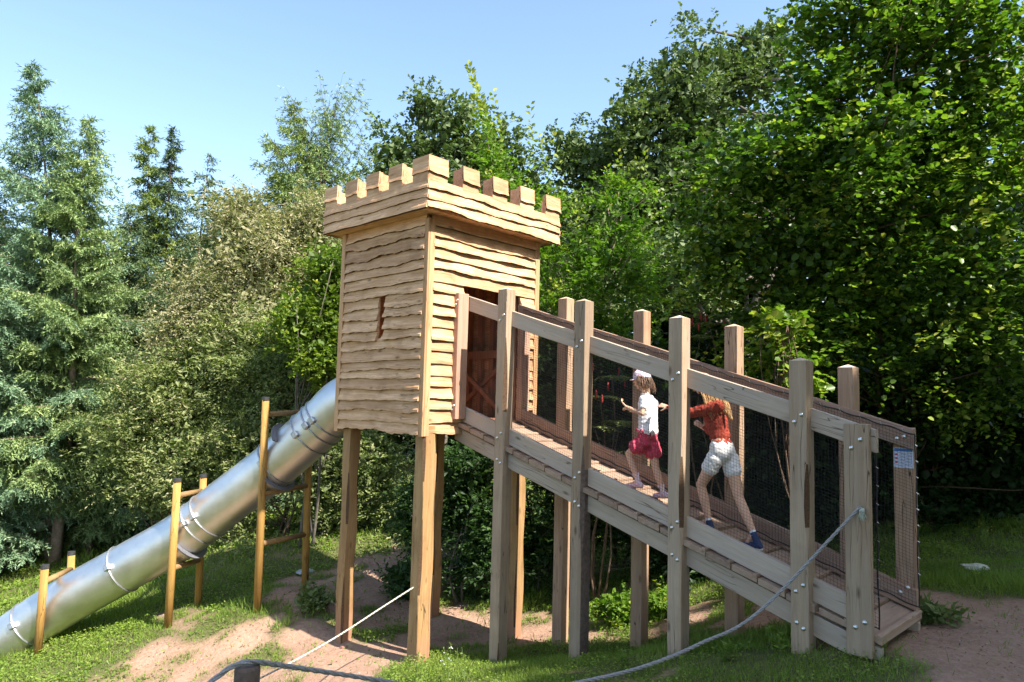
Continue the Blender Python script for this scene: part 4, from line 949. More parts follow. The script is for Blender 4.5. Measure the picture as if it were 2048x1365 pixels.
# --- sumac with pinnate leaves and red spikes
def sumac(label, spots, reds, seed):
    rg = np.random.default_rng(seed); P = []; D = []; N_ = []; Lw = []; T_ = []
    stm = MB(); b = PD(*spots[0]); bx, by = b[0], b[1]; root = empty('sumac', (bx, by, g1(bx, by)), label, 'shrub', None); rs = random.Random(seed)
    for s in spots:
        c = PD(*s); limb(stm, (bx, by, g1(bx, by)-.1), c, .018, .006, 0, rs, 6, 5)
        for k in range(11):
            az = rg.uniform(0, 2*math.pi); h = np.array([math.cos(az), math.sin(az), 0]); n = 9; L_ = rg.uniform(.28, .42)
            for i in range(n):
                t = (i+1)/n; p = c+h*L_*t+UPV*(L_*(.45*t-.6*t*t)+.03); sd_ = np.cross(h, UPV)
                for sg in ((-1, 1) if i < n-1 else (0,)):
                    P.append(p); D.append(h*.45+sd_*sg-UPV*.25 if sg else h); N_.append(UPV+rg.normal(size=3)*.2); Lw.append(.10*(1-.3*abs(t-.5))); T_.append(.5+rg.normal()*.15)
    Lw = np.array(Lw); leaf_mesh('foliage', np.array(P), np.array(D), np.array(N_), Lw, Lw*.26, np.clip(T_, 0, 1), LM['shrub'], root, kind=4)
    stm.build('stem', BK['brown'], root, smooth=True)
    red = plain('sumac fruit', (.22, .02, .018), .8, nscale=120, namt=.5, bstr=.8)
    for s in reds:
        c = Vector(tuple(PD(*s))); MB().tube([c-Vector((0, 0, .06)), c-Vector((0, 0, .03)), c, c+Vector((0, 0, .05)), c+Vector((0, 0, .075))], [.006, .015, .018, .013, .003], 7).build('fruit_spike', red, root, smooth=True)
sumac('sumac with dark red fruit spikes behind the ramp near the door', [(1200, 800, 10.6), (1225, 760, 10.8), (1190, 860, 10.5), (1240, 850, 10.6), (1210, 930, 10.5)], [(1192, 790, 10.3), (1216, 775, 10.3), (1204, 800, 10.2), (1238, 745, 10.6), (1186, 735, 10.4), (1250, 770, 10.6)], 61)
sumac('sumac with red spikes peeking out above the middle rail', [(1420, 655, 10.5), (1440, 640, 10.8), (1400, 680, 10.6)], [(1398, 655, 10.3), (1412, 640, 10.3), (1385, 645, 10.5), (1448, 652, 10.2), (1403, 635, 10.4)], 62)
# --- wood behind everything
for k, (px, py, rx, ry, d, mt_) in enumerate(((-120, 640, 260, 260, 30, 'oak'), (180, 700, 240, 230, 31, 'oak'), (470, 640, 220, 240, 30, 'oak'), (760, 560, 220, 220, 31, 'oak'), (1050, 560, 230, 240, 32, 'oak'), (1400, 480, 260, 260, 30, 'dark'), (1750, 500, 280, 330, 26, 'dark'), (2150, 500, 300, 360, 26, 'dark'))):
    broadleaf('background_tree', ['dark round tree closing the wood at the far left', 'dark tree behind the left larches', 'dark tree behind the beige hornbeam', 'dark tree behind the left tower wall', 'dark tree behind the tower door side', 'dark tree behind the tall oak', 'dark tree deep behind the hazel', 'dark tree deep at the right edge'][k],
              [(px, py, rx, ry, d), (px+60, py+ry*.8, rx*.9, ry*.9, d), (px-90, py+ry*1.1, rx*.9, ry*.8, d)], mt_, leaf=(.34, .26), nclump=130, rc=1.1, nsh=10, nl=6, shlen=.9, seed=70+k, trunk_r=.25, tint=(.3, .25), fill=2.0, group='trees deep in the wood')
# --- shade trees standing right of the camera, outside the picture (they cast the shade on the path)
def shade_tree(x, y, ztop, r, seed, label):
    rg = np.random.default_rng(seed); rs = random.Random(seed); z0 = g1(x, y); n = 5200
    c = np.array([x, y, (ztop+z0+1.5)/2]); rr = np.array([r, r, (ztop-z0-1.5)/2])
    v = unit(rg.normal(size=(n, 3)))*(rg.random(n)**.38)[:, None]; v[:, 2] = np.sign(v[:, 2])*np.abs(v[:, 2])**.8; P = c+v*rr*(1+.05*rg.normal(size=(n, 1)))
    root = empty('shade_tree', (x, y, z0), label, 'tree', 'trees beside the camera')
    leaf_mesh('crown', P, rg.normal(size=(n, 3)), rg.normal(size=(n, 3))+UPV*.3, .55*rg.uniform(.6, 1.2, n), .42, np.clip(.5+rg.normal(size=n)*.2, 0, 1), LM['hazel'], root, kind=4)
    m = MB(); pts = limb(m, (x, y, z0-.2), c+(0, 0, rr[2]*.6), .22, .05, 0, rs, 9, 9)
    for k in range(14): limb(m, pts[3+k % 6], P[rs.randrange(n)], .06, .01, 0, rs, 5, 5)
    m.build('trunk', BK['grey'], root, smooth=True)
def ztop_at(x, off=0.0): return 1.15+(x-4.4)*math.tan(SUN_EL)/math.cos(SUN_AZ)+off
sx = 14.5
for k, (yy, off, r_, lb) in enumerate(((-9.0, .3, 2.6, 'tree standing behind the photographer to the left'), (-5.5, .2, 2.4, 'tree standing right behind the photographer'), (-2.4, .15, 2.3, 'tree beside the path start nearest the photographer'), (.6, -.05, 2.3, 'tree beside the path opposite the ramp end'), (3.0, -1.2, 1.7, 'lower tree beside the path next to the hazel'), (6.3, 2.8, 2.2, 'tree at the path bend in front of the hazel'), (10.2, 4.0, 2.7, 'tree at the path bend beyond the hazel'))):
    shade_tree(sx+(.3 if k % 2 else -.2), yy+.8, ztop_at(sx, off), r_, 90+k, lb)

# ================= GROUND COVER =================
def scatter(n, x0, x1, y0, y1, seed):
    rg = np.random.default_rng(seed); return rg.uniform(x0, x1, n), rg.uniform(y0, y1, n), rg
def in_view(P, m=90):
    u, v, z = project(P); return (z > .6) & (u > -m) & (u < 2048+m) & (v > -m) & (v < 1365+m*1.6)
def patch_points(n, dmin, dmax, seed):
    """points uniform over the visible ground wedge between two distances"""
    rg = np.random.default_rng(seed); f2 = unit(np.array([CF[0], CF[1]])); r2 = np.array([f2[1], -f2[0]])
    d = np.sqrt(rg.uniform(dmin**2, dmax**2, n)); s = rg.uniform(-.78, .78, n); x = CC[0]+f2[0]*d+r2[0]*d*s; y = CC[1]+f2[1]*d+r2[1]*d*s; return x, y, rg
Gp, Gd, Gn, Gl, Gw, Gt = [], [], [], [], [], []
for (n, a, b, h, wd, sd) in ((150000, 5.0, 9.0, .075, .006, 101), (120000, 9.0, 13.5, .085, .009, 102), (70000, 13.5, 22, .14, .018, 103)):
    x, y, rg = patch_points(n, a, b, sd); z = gz(x, y); dm = dirtmask(x, y); P = np.stack([x, y, z-.01], 1)
    dens = np.where(dm > .5, .010+.16*(vnoise(x, y, .16, 44) > .72), 1.0)*(.35+.9*vnoise(x, y, .4, 41)); ok = (rg.random(n) < dens) & in_view(P)
    P = P[ok]; k = len(P); cl_ = vnoise(P[:, 0], P[:, 1], .5, 42); tall = vnoise(P[:, 0], P[:, 1], .9, 43)
    Gp.append(P); Gd.append(UPV+rg.normal(size=(k, 3))*[.45, .45, .1]); Gn.append(rg.normal(size=(k, 3))); Gl.append(h*rg.uniform(.5, 1.3, k)*(.55+cl_*.7)*(1+1.3*(tall > .72)))
    Gw.append(np.full(k, wd)); Gt.append(np.clip(.35+.35*cl_+rg.normal(size=k)*.14, 0, 1))
P = np.concatenate(Gp); o = leaf_mesh('grass', P, np.concatenate(Gd), np.concatenate(Gn), np.concatenate(Gl), np.concatenate(Gw), np.concatenate(Gt), LM['grass'], kind=2)
tag(o, 'short green grass covering the slope around the play tower', 'grass', kind='stuff')
Gp, Gd, Gn, Gl, Gt = [], [], [], [], []
for (n, a, b, s, sd) in ((60000, 5.5, 9.0, .022, 111), (120000, 9.0, 14.0, .032, 112), (60000, 14, 20, .06, 113)):
    x, y, rg = patch_points(n, a, b, sd); z = gz(x, y); dm = dirtmask(x, y); P = np.stack([x, y, z], 1)
    cl_ = vnoise(x, y, .7, 51)*.6+vnoise(x, y, .2, 52)*.4; dens = np.where(dm > .5, .01, np.clip((cl_-.38)*4, .12, 1)); ok = (rg.random(n) < dens) & in_view(P)
    P = P[ok]; cl_ = cl_[ok]; k = len(P); P[:, 2] += rg.uniform(.0, .09, k)*np.clip(cl_*1.6, .4, 1.2); az = rg.uniform(0, 6.283, k)
    Gp.append(P); Gd.append(np.stack([np.cos(az), np.sin(az), rg.uniform(-.2, .5, k)], 1)); Gn.append(UPV+rg.normal(size=(k, 3))*.35); Gl.append(s*rg.uniform(.6, 1.4, k)); Gt.append(np.clip(.5+.3*(cl_-.5)+rg.normal(size=k)*.15, 0, .9))
P = np.concatenate(Gp); L_ = np.concatenate(Gl); o = leaf_mesh('clover', P, np.concatenate(Gd), np.concatenate(Gn), L_, L_*.8, np.concatenate(Gt), LM['grass'], kind=4, fold=.15)
tag(o, 'small leaved clover and creeping weeds in the lawn', 'ground cover', kind='stuff')
x, y, rg = patch_points(26000, 5.0, 13.5, 141); dm = dirtmask(x, y); z = gz(x, y); P = np.stack([x, y, z+.004], 1); ok = in_view(P) & (dm > .3) & (vnoise(x, y, .35, 71)+rg.random(len(x))*.5 > .75); P = P[ok]; k = len(P); az = rg.uniform(0, 6.28, k)
lit = leafmat('dry litter', [(0, (.06, .04, .025)), (.5, (.16, .10, .06)), (1, (.34, .25, .16))], trans=0.02, rough=.9)
o = leaf_mesh('litter', P, np.stack([np.cos(az), np.sin(az), rg.uniform(-.05, .25, k)], 1), UPV+rg.normal(size=(k, 3))*.3, .03*rg.uniform(.3, 1.6, k), .010*rg.uniform(.3, 1.6, k), rg.random(k), lit, kind=4)
tag(o, 'dry leaves bark chips and twigs strewn over the bare soil', 'litter', kind='stuff')
x, y, rg = patch_points(9000, 5.0, 13.0, 142); dm = dirtmask(x, y); z = gz(x, y); P = np.stack([x, y, z+.002], 1); ok = in_view(P) & (dm > .3) & ((vnoise(x, y, .6, 72) > .5) | (x > 4.6)); P = P[ok]; k = len(P)
oc = np.array([(1, 0, 0), (0, 1, 0), (-1, 0, 0), (0, -1, 0), (0, 0, .6), (0, 0, -.6)], float); sc_ = (.004+.009*rg.random(k)**3)[:, None, None]*rg.uniform(.6, 1.3, (k, 6, 1))
Vp = (P[:, None]+oc[None]*sc_).reshape(-1, 3); fo = np.array([0, 1, 4, 1, 2, 4, 2, 3, 4, 3, 0, 4, 1, 0, 5, 2, 1, 5, 3, 2, 5, 0, 3, 5]); lo_ = (np.arange(k)[:, None]*6+fo[None]).ravel()
o = np_mesh('gravel', Vp, lo_, np.full(k*8, 3), leafmat('gravel', [(0, (.20, .12, .09)), (.6, (.38, .29, .24)), (1, (.55, .50, .46))], trans=0.01, rough=.95), attr=np.repeat(rg.random(k), 8))
tag(o, 'small loose stones scattered over the reddish soil', 'gravel', kind='stuff')
# brush at the wood edge
x, y, rg = patch_points(42000, 12.0, 24, 121); z = gz(x, y); P = np.stack([x, y, z], 1); den = vnoise(x, y, 1.1, 61); u, v, _ = project(P)
ok = (rg.random(len(x)) < np.clip((den-.35)*3, 0, 1)) & in_view(P) & ((v < 1130) | (u > 800)) & ~((u < 420) & (v > 1010)); P = P[ok]; k = len(P); P[:, 2] += rg.random(k)*.45*den[ok]
o = leaf_mesh('nettles', P, rg.normal(size=(k, 3))*[1, 1, .5], UPV+rg.normal(size=(k, 3))*.4, .10*rg.uniform(.6, 1.4, k), .05, np.clip(.4+rg.normal(size=k)*.2, 0, 1), LM['shrub'], kind=4)
tag(o, 'knee high nettles and bramble along the edge of the wood', 'undergrowth', kind='stuff')
# single weeds in front
def weed(px, py, d, h, label, seed, n=26, leaf=.05, mat='grass', flower=None, name='weed', tint=.6):
    c = PD(px, py, d); bx, by = c[0], c[1]; bz = g1(bx, by); rg = np.random.default_rng(seed); rs = random.Random(seed)
    root = empty(name, (bx, by, bz), label, 'plant', None); m = MB(); P = []; D = []
    tips = []
    for s in range(3 if n > 20 else 2):
        tip = np.array([bx+rs.uniform(-.12, .12), by+rs.uniform(-.12, .12), bz+h*rs.uniform(.75, 1.05)]); tips.append(tip)
        pts = limb(m, (bx, by, bz-.03), tip, .004, .0015, 0, rs, 7, 4)
        for k in range(n):
            t = rs.random()**.8; i = min(6, int(t*7)); p = np.array(pts[i].lerp(pts[i+1], t*7-i)); az = rs.uniform(0, 6.28); P.append(p); D.append([math.cos(az), math.sin(az), .35])
    P = np.array(P); D = np.array(D); k = len(P); leaf_mesh('leaves', P, D, UPV+rg.normal(size=(k, 3))*.5, leaf*rg.uniform(.5, 1.2, k), leaf*.3, np.clip(tint+rg.normal(size=k)*.15, 0, 1), LM[mat], root)
    m.build('stem', plain('green stem', (.12, .17, .05), .7, bstr=0), root, smooth=True)
    if flower:
        for tip in tips:
            for q in range(flower[1]):
                a = rs.uniform(0, 6.28); p = Vector((tip[0]+math.cos(a)*rs.random()*.035, tip[1]+math.sin(a)*rs.random()*.035, tip[2]-rs.random()*.09*flower[2]))
                MB().tube([p, p+Vector((0, 0, .004)), p+Vector((0, 0, .008))], [.006, .0095, .004], 7).build('flower', flower[0], root, smooth=True)
yel = plain('yellow petals', (.62, .48, .02), .6, bstr=0); whi = plain('white petals', (.65, .65, .6), .6, bstr=0)
weed(1722, 1290, 6.15, .42, 'yellow flowering ragwort in front of the near end post', 131, flower=(yel, 5, 1), name='ragwort')
weed(1690, 1290, 6.2, .34, 'thin yellow flower stalk left of the ragwort', 132, n=12, flower=(yel, 3, 1), name='ragwort')
weed(1965, 1120, 9.4, .3, 'small yellow flowers in the grass by the far end post', 133, n=12, flower=(yel, 3, 1), name='ragwort')
weed(895, 1355, 7.4, .38, 'tall pale flowering weed in front of the tower legs', 134, n=30, leaf=.045, flower=(whi, 4, 2))
weed(835, 1350, 7.6, .32, 'feathery weed at the foot of the corner leg', 135, n=34, leaf=.05)
weed(780, 1345, 7.8, .22, 'low bushy weed left of the corner leg', 136, n=34, leaf=.05)
weed(930, 1350, 7.4, .3, 'spindly weed right of the pale flowering one', 137, n=16, leaf=.04)
weed(1250, 1350, 6.6, .2, 'leafy weed in the shaded grass under the ramp', 138, n=30, leaf=.06, tint=.4)
weed(1560, 1345, 6.0, .22, 'leafy weed beside the fourth near post', 139, n=30, leaf=.06, tint=.35)
weed(1450, 1345, 6.2, .2, 'leafy weed in front of the shaded ramp post', 140, n=30, leaf=.06, tint=.35)
def clump_px(name, label, px, py, d, rx, ry, mat, leaf, seed, n=26, tint=.5):
    g = GPX(px, py+ry*.7); d = float(project(g)[2])
    broadleaf(name, label, [(px, py, rx, ry, d)], mat, leaf=leaf, nclump=n, rc=.12, nsh=9, nl=6, shlen=.14, seed=seed, cat='plant', tint=(tint, .2), limbs=False, fill=.8, surf=.2)
clump_px('weed_clump', 'sunlit pale weed clump behind the third near post', 1235, 1218, 9.6, 55, 35, 'horn', (.05, .035), 151, tint=.5)
clump_px('weed_clump', 'sunlit weed clump right of the far ramp post', 1320, 1215, 9.8, 30, 30, 'horn', (.05, .035), 152, tint=.5)
clump_px('weed_clump', 'dark weed clump below the slide frame nearest the tower', 625, 1200, 10.6, 40, 20, 'shrub', (.06, .035), 153, n=18, tint=.3)
clump_px('burdock', 'broad leaved plant beside the ramp foot', 1850, 1230, 6.6, 30, 14, 'shrub', (.09, .05), 154, n=9, tint=.3)
clump_px('weed_clump', 'dark leafy tuft behind the tower legs', 815, 1160, 11.2, 50, 45, 'dark', (.08, .035), 155, n=26, tint=.6)
# stones
def stone(label, px, py, r, col, seed, flat=.45, name='stone'):
    c = GPX(px, py); rs = random.Random(seed); bm = bmesh.new(); bmesh.ops.create_icosphere(bm, subdivisions=3, radius=1)
    for v in bm.verts:
        k = 1+.35*mnoise.noise(v.co*1.4+Vector((seed, 0, 0)))+.12*mnoise.noise(v.co*4); v.co = Vector((v.co.x*k*r*1.5, v.co.y*k*r, v.co.z*k*r*flat))
    me = bpy.data.meshes.new(name); bm.to_mesh(me); bm.free(); o = bpy.data.objects.new(name, me); COL.objects.link(o); o.location = (c[0], c[1], c[2]+r*flat*.4); o.rotation_euler.z = rs.uniform(0, 3)
    me.materials.append(plain('stone', col, .9, nscale=20, namt=.3, bstr=.8)); tag(o, label, 'stone')
stone('pale lump of rock lying in the shaded grass right of the ramp', 1952, 1138, .10, (.50, .48, .38), 3, .4)
stone('flat pale stone slab at the foot of the back slide frame post', 612, 1143, .14, (.42, .42, .45), 5, .15)
stone('small red stone at the foot of the left tower leg', 688, 1296, .03, (.35, .18, .13), 7, .6)
# ================= CHILDREN =================
def V3(p): return Vector(tuple(float(c) for c in p))
def flesh(name, segs, mat, parent, voxel=.006, smooth=5, disp=None, extra=None):
    """union of tapered capsules grown into one continuous surface"""
    bm = bmesh.new()
    for sg in segs:
        a, b, ra, rb = V3(sg[0]), V3(sg[1]), sg[2], sg[3]; sc = sg[4] if len(sg) > 4 else None
        d = b-a; n = max(1, int(d.length/(min(ra, rb)*.55))) if d.length > 1e-6 else 1
        n = min(n, 24)
        for i in range(n+1):
            t = i/n; r = ra+(rb-ra)*t; m = Matrix.Translation(a.lerp(b, t))
            if sc is not None: m = m @ sc
            bmesh.ops.create_icosphere(bm, subdivisions=2, radius=r, matrix=m)
    me = bpy.data.meshes.new('tmp'); bm.to_mesh(me); bm.free(); o = bpy.data.objects.new('tmp', me); COL.objects.link(o)
    r = o.modifiers.new('r', 'REMESH'); r.mode = 'VOXEL'; r.voxel_size = voxel
    s = o.modifiers.new('s', 'SMOOTH'); s.factor = .5; s.iterations = smooth
    dg = bpy.context.evaluated_depsgraph_get(); m2 = bpy.data.meshes.new_from_object(o.evaluated_get(dg))
    bpy.data.objects.remove(o); bpy.data.meshes.remove(me)
    base = wloc(parent)
    if disp:
        nr = [v.normal.copy() for v in m2.vertices]
        for v, nn in zip(m2.vertices, nr): v.co = v.co+nn*disp(v.co, nn)
    for v in m2.vertices: v.co = v.co-base
    m2.name = name; m2.materials.clear(); m2.materials.append(mat)
    m2.polygons.foreach_set('use_smooth', [True]*len(m2.polygons)); m2.update()
    q = bpy.data.objects.new(name, m2); COL.objects.link(q); q.parent = parent; return q
def fabric(name, c1, c2=None, scale=90, th=.5, rough=.9):
    m, t, N, L, b = nt(name); v = mapping(N, L, (1, 1, 1)); n = noise(N, L, v, scale, 2, .5)
    c2 = c2 or tuple(x*.8 for x in c1)
    L.new(ramp(N, L, n, [(th-.04, c1), (th+.04, c2)]), b.inputs['Base Color']); b.inputs['Roughness'].default_value = rough; b.inputs['Specular IOR Level'].default_value = .15
    bump(N, L, noise(N, L, v, 35, 3, .6), .3, .006, b); return m
def skin(name, c):
    m, t, N, L, b = nt(name); v = mapping(N, L, (1, 1, 1)); n = noise(N, L, v, 14, 4, .6)
    L.new(ramp(N, L, n, [(.3, tuple(x*.88 for x in c)), (.7, c)]), b.inputs['Base Color']); b.inputs['Roughness'].default_value = .55
    b.inputs['Subsurface Weight'].default_value = .12; b.inputs['Subsurface Radius'].default_value = (.01, .004, .002); b.inputs['Subsurface Scale'].default_value = .5
    bump(N, L, noise(N, L, v, 160, 2, .5), .1, .001, b); return m
SK = skin('skin', (.72, .42, .28))
def hand_segs(w, fwd, palmn, s=1.0, side=1, curl=.35, spread=1.0):
    """palm, four unequal fingers with knuckle bends and a thumb from the side of the palm"""
    w, f, n = V3(w), V3(fwd).normalized(), V3(palmn); n = (n-f*n.dot(f)).normalized(); c = f.cross(n)*side; S = []
    pl = .075*s
    for k, o in enumerate((-.022, -.0075, .0075, .021)):
        S.append((w+c*o*.7*s, w+f*pl+c*o*s, .012*s, .0095*s))
    for k, (o, l) in enumerate(((-.024, .052), (-.008, .066), (.009, .072), (.025, .064))):
        a = w+f*pl+c*o*s; d = (f+c*o*4*spread*.9).normalized(); cu = curl*(1+.12*k)
        p1 = a+(d*math.cos(cu*.5)+n*math.sin(cu*.5))*l*.45*s; p2 = p1+(d*math.cos(cu*1.3)+n*math.sin(cu*1.3))*l*.32*s; p3 = p2+(d*math.cos(cu*2)+n*math.sin(cu*2))*l*.23*s
        S += [(a, p1, .0085*s, .0078*s), (p1, p2, .0078*s, .0072*s), (p2, p3, .0072*s, .0058*s)]
    a = w+f*.018*s+c*.024*s; d = (f*.55+c*.75+n*.3).normalized(); p1 = a+d*.034*s; p2 = p1+(d+f*.5).normalized()*.028*s
    S += [(w+f*.01*s, a, .013*s, .012*s), (a, p1, .011*s, .0095*s), (p1, p2, .0095*s, .007*s)]
    return S
def head_segs(c, face, up, s):
    """c head centre; face = looking direction"""
    c, f, u = V3(c), V3(face).normalized(), V3(up); u = (u-f*u.dot(f)).normalized(); l = u.cross(f); S = []
    S += [(c+u*.022*s-f*.018*s, c+u*.018*s+f*.018*s, .080*s, .074*s), (c-u*.035*s+f*.022*s, c-u*.062*s+f*.042*s, .052*s, .030*s), (c-u*.03*s-f*.02*s, c-u*.02*s+f*.03*s, .062*s, .055*s)]
    S += [(c+l*.032*s-u*.022*s+f*.058*s, c+l*.032*s-u*.022*s+f*.06*s, .022*s, .022*s), (c-l*.032*s-u*.022*s+f*.058*s, c-l*.032*s-u*.022*s+f*.06*s, .022*s, .022*s)]
    S += [(c+f*.086*s+u*.006*s, c+f*.104*s-u*.020*s, .006*s, .0105*s), (c+f*.086*s-u*.045*s, c+f*.088*s-u*.046*s, .013*s, .013*s)]
    for sg in (1, -1): S += [(c+l*sg*.078*s-f*.006*s+u*.008*s, c+l*sg*.080*s-f*.010*s-u*.022*s, .011*s, .008*s)]
    return S, (c, f, u, l)
def face_parts(root, fr, s):
    c, f, u, l = fr; wh = plain('eye white', (.75, .75, .72), .3, bstr=0, namt=.02); ir = plain('iris', (.09, .06, .03), .2, bstr=0, namt=.05); lp = plain('lips', (.50, .18, .15), .45, bstr=0); br = plain('eyebrow', (.20, .12, .06), .8, bstr=0)
    for sg in (1, -1):
        p = c+l*sg*.031*s+f*.078*s+u*.002*s; e = flesh('eye', [(p, p, .0105*s, .0105*s)], wh, root, voxel=.003, smooth=1)
        q = p+f*.0085*s; flesh('iris', [(q, q, .0048*s, .0048*s)], ir, e, voxel=.0015, smooth=1)
        MB().tube([c+l*sg*.014*s+f*.092*s+u*.021*s, c+l*sg*.03*s+f*.089*s+u*.026*s, c+l*sg*.046*s+f*.078*s+u*.021*s], [.002*s, .003*s, .0015*s], 6).build('eyebrow', br, root, smooth=True)
    MB().tube([c+l*.018*s+f*.088*s-u*.046*s, c+f*.101*s-u*.044*s, c-l*.018*s+f*.088*s-u*.046*s], [.002*s, .0042*s, .002*s], 6).build('lips', lp, root, smooth=True)
def strands(root, name, fr, s, n, length, col, back, seed, spread=.5, width=.0035, lowcap=-.2, lo=.6, wave=.012):
    """hair: a close cap plus many falling locks"""
    c, f, u, l = fr; rs = random.Random(seed); m = MB(); hc = plain('hair', col, .55, nscale=160, namt=.45, bstr=.4, spec=.5)
    for k in range(n):
        while True:
            d = Vector((rs.gauss(0, 1), rs.gauss(0, 1), rs.gauss(0, 1))).normalized()
            fx, uz = d.dot(f), d.dot(u)
            if uz > lowcap and not (fx > .12 and uz < .80) and fx < .5: break
        p = c+u*.018*s+d*.083*s; out = (d-u*d.dot(u)); out = out.normalized() if out.length > .1 else -f
        if out.dot(f) > -.15: out = (out-f*(out.dot(f)+.35)).normalized()
        L_ = length*rs.uniform(lo, 1.1); pts = [p]; q = p.copy(); v = (u*.2+out*.9).normalized()
        hv = back.normalized(); m_ = 9; ph = rs.uniform(0, 6.28)
        for i in range(m_):
            t = (i+1)/m_; v = (v*.55+(hv+out*spread*(1-t)*.35)*.45).normalized(); q = q+v*L_/m_+l*math.sin(ph+t*9)*wave*t
            # keep outside of the skull
            dd = q-(c+u*.018*s)
            if dd.length < .086*s: q = (c+u*.018*s)+dd.normalized()*.088*s
            pts.append(q.copy())
        w_ = width*rs.uniform(.8, 1.5); m.tube(pts, [w_*(1.1-.75*i/m_) for i in range(m_+1)], 4, cap=False)
    return m.build(name, hc, root, smooth=True), hc
def wrinkle(k=18, a=.006, seed=0, ax=(1, 1, .35)):
    return lambda co, nn: a*mnoise.noise(Vector((co.x*k*ax[0]+seed, co.y*k*ax[1], co.z*k*ax[2])))+a*.5*mnoise.noise(co*k*2.3)
# ---- younger child in cap, white tee and red shorts
def deckz(x): return .65-SL*x+.012
def girl_a():
    J = lambda px, py, y: V3(PY(px, py, y))
    pel = J(1296, 868, 1.12); ch = J(1296, 810, 1.12); nk = J(1290, 787, 1.12); hd = J(1284, 762, 1.12)
    root = empty('person', (pel.x, pel.y, deckz(pel.x)), 'child in pink cap, white tee and red ruffled shorts walking up the ramp in front', 'person', 'children on the ramp')
    S = []
    lh, lk, la = J(1288, 882, 1.055), J(1258, 908, 1.05), J(1276, 962, 1.06); rh, rk, ra = J(1303, 882, 1.18), J(1311, 935, 1.20), J(1326, 984, 1.21)
    S += [(lh, lk, .062, .043), (lk, lk.lerp(la, .35), .041, .043), (lk.lerp(la, .35), la, .043, .027), (rh, rk, .062, .043), (rk, rk.lerp(ra, .35), .041, .043), (rk.lerp(ra, .35), ra, .043, .027)]
    tl, tr = la+Vector((-.105, -.01, -.052)), ra+Vector((-.09, .0, -.045)); hl, hr = la+Vector((.03, 0, -.045)), ra+Vector((.035, 0, -.03))
    S += [(la, hl, .027, .026), (la+Vector((-.01, 0, -.02)), tl, .027, .02), (ra, hr, .027, .026), (ra+Vector((-.01, 0, -.02)), tr, .027, .02)]
    y = Vector((0, .05, 0))
    S += [(pel-y, pel+y, .075, .075), (pel-y*.8, ch-y*.9, .07, .072), (pel+y*.8, ch+y*.9, .07, .072), (ch-y, ch+y, .075, .075), (ch, nk, .05, .034), (nk, hd, .034, .036)]
    ls, le, lw = J(1287, 800, .99), J(1284, 827, .955), J(1252, 814, .95); rs_, re, rw = J(1300, 798, 1.24), J(1288, 824, 1.29), J(1262, 822, 1.30)
    S += [(ch-y, ls, .045, .036), (ls, le, .034, .027), (le, le.lerp(lw, .3), .027, .027), (le, lw, .027, .018), (ch+y, rs_, .045, .036), (rs_, re, .034, .027), (re, rw, .027, .018)]
    S += hand_segs(lw, (J(1241, 802, .95)-lw), (-.2, .2, .6), .82, 1, .5) + hand_segs(rw, Vector((-1, 0, .35)), (0, -.3, -1), .82, -1, .5)
    face = Vector((-1, -.05, -.02)); hs, fr = head_segs(hd, face, (0.05, 0, 1), 1.0); S += hs
    flesh('body', S, SK, root, voxel=.0052, smooth=4)
    face_parts(root, fr, 1.0)
    tee = fabric('white patterned tee', (.80, .78, .78), (.68, .55, .60), 60, .62)
    T = [(pel-y+Vector((0, 0, .035)), pel+y+Vector((0, 0, .035)), .088, .088), (pel-y*.8+Vector((0, 0, .03)), ch-y*.95, .088, .084), (pel+y*.8+Vector((0, 0, .03)), ch+y*.95, .088, .084), (ch-y, ch+y, .086, .086), (ch, nk+Vector((0, 0, -.025)), .07, .05),
         (ch-y, ls, .06, .050), (ls, ls.lerp(le, .5), .049, .044), (ch+y, rs_, .06, .05), (rs_, rs_.lerp(re, .5), .049, .044)]
    flesh('tee_shirt', T, tee, root, voxel=.007, smooth=4, disp=wrinkle(16, .006, 2))
    red = fabric('red ruffled cotton', (.50, .05, .09), (.62, .16, .20), 70, .60)
    def ruff(co, nn): return .012*math.sin(co.x*95+co.z*30)*max(0, min(1, (pel.z-.03-co.z)*14))+.006*mnoise.noise(co*30)
    def skirt(h, k): return [(h+Vector((0, 0, .0)), h.lerp(k, .30), .078, .088), (h.lerp(k, .30), h.lerp(k, .40), .088, .092)]
    flesh('shorts', [(pel-y+Vector((0, 0, .02)), pel+y+Vector((0, 0, .02)), .084, .084), (pel, lh, .08, .075), (pel, rh, .08, .075)]+skirt(lh, lk)+skirt(rh, rk), red, root, voxel=.007, smooth=3, disp=ruff)
    bw = MB(); bx = J(1283, 862, 1.0)
    for sgn in (-1, 1): bw.tube([bx+Vector((0, -.035, 0)), bx+Vector((.03*sgn, -.045, .018)), bx+Vector((.045*sgn, -.04, -.005)), bx+Vector((0, -.035, 0))], [.003, .008, .008, .003], 6); bw.tube([bx+Vector((0, -.035, 0)), bx+Vector((.02*sgn, -.05, -.07))], [.005, .004], 5)
    bw.build('bow', red, root, smooth=True)
    sock = fabric('frilly pink sock', (.78, .55, .58), (.80, .72, .72), 120, .5); shoe = fabric('pink shoe', (.72, .40, .46), (.75, .62, .64), 60, .5)
    for (a, k, h, t) in ((la, lk, hl, tl), (ra, rk, hr, tr)):
        so_ = flesh('sock', [(a.lerp(k, .03), a.lerp(k, .22), .033, .036)], sock, root, voxel=.006, smooth=2, disp=lambda co, nn: .007*math.sin(co.x*160+co.y*140))
        flesh('shoe', [(h+Vector((.005, 0, -.004)), h+Vector((-.02, 0, .0)), .033, .036), (h, t+Vector((-.008, 0, -.006)), .034, .028), (a+Vector((0, 0, -.012)), h, .033, .033)], shoe, root, voxel=.006, smooth=3)
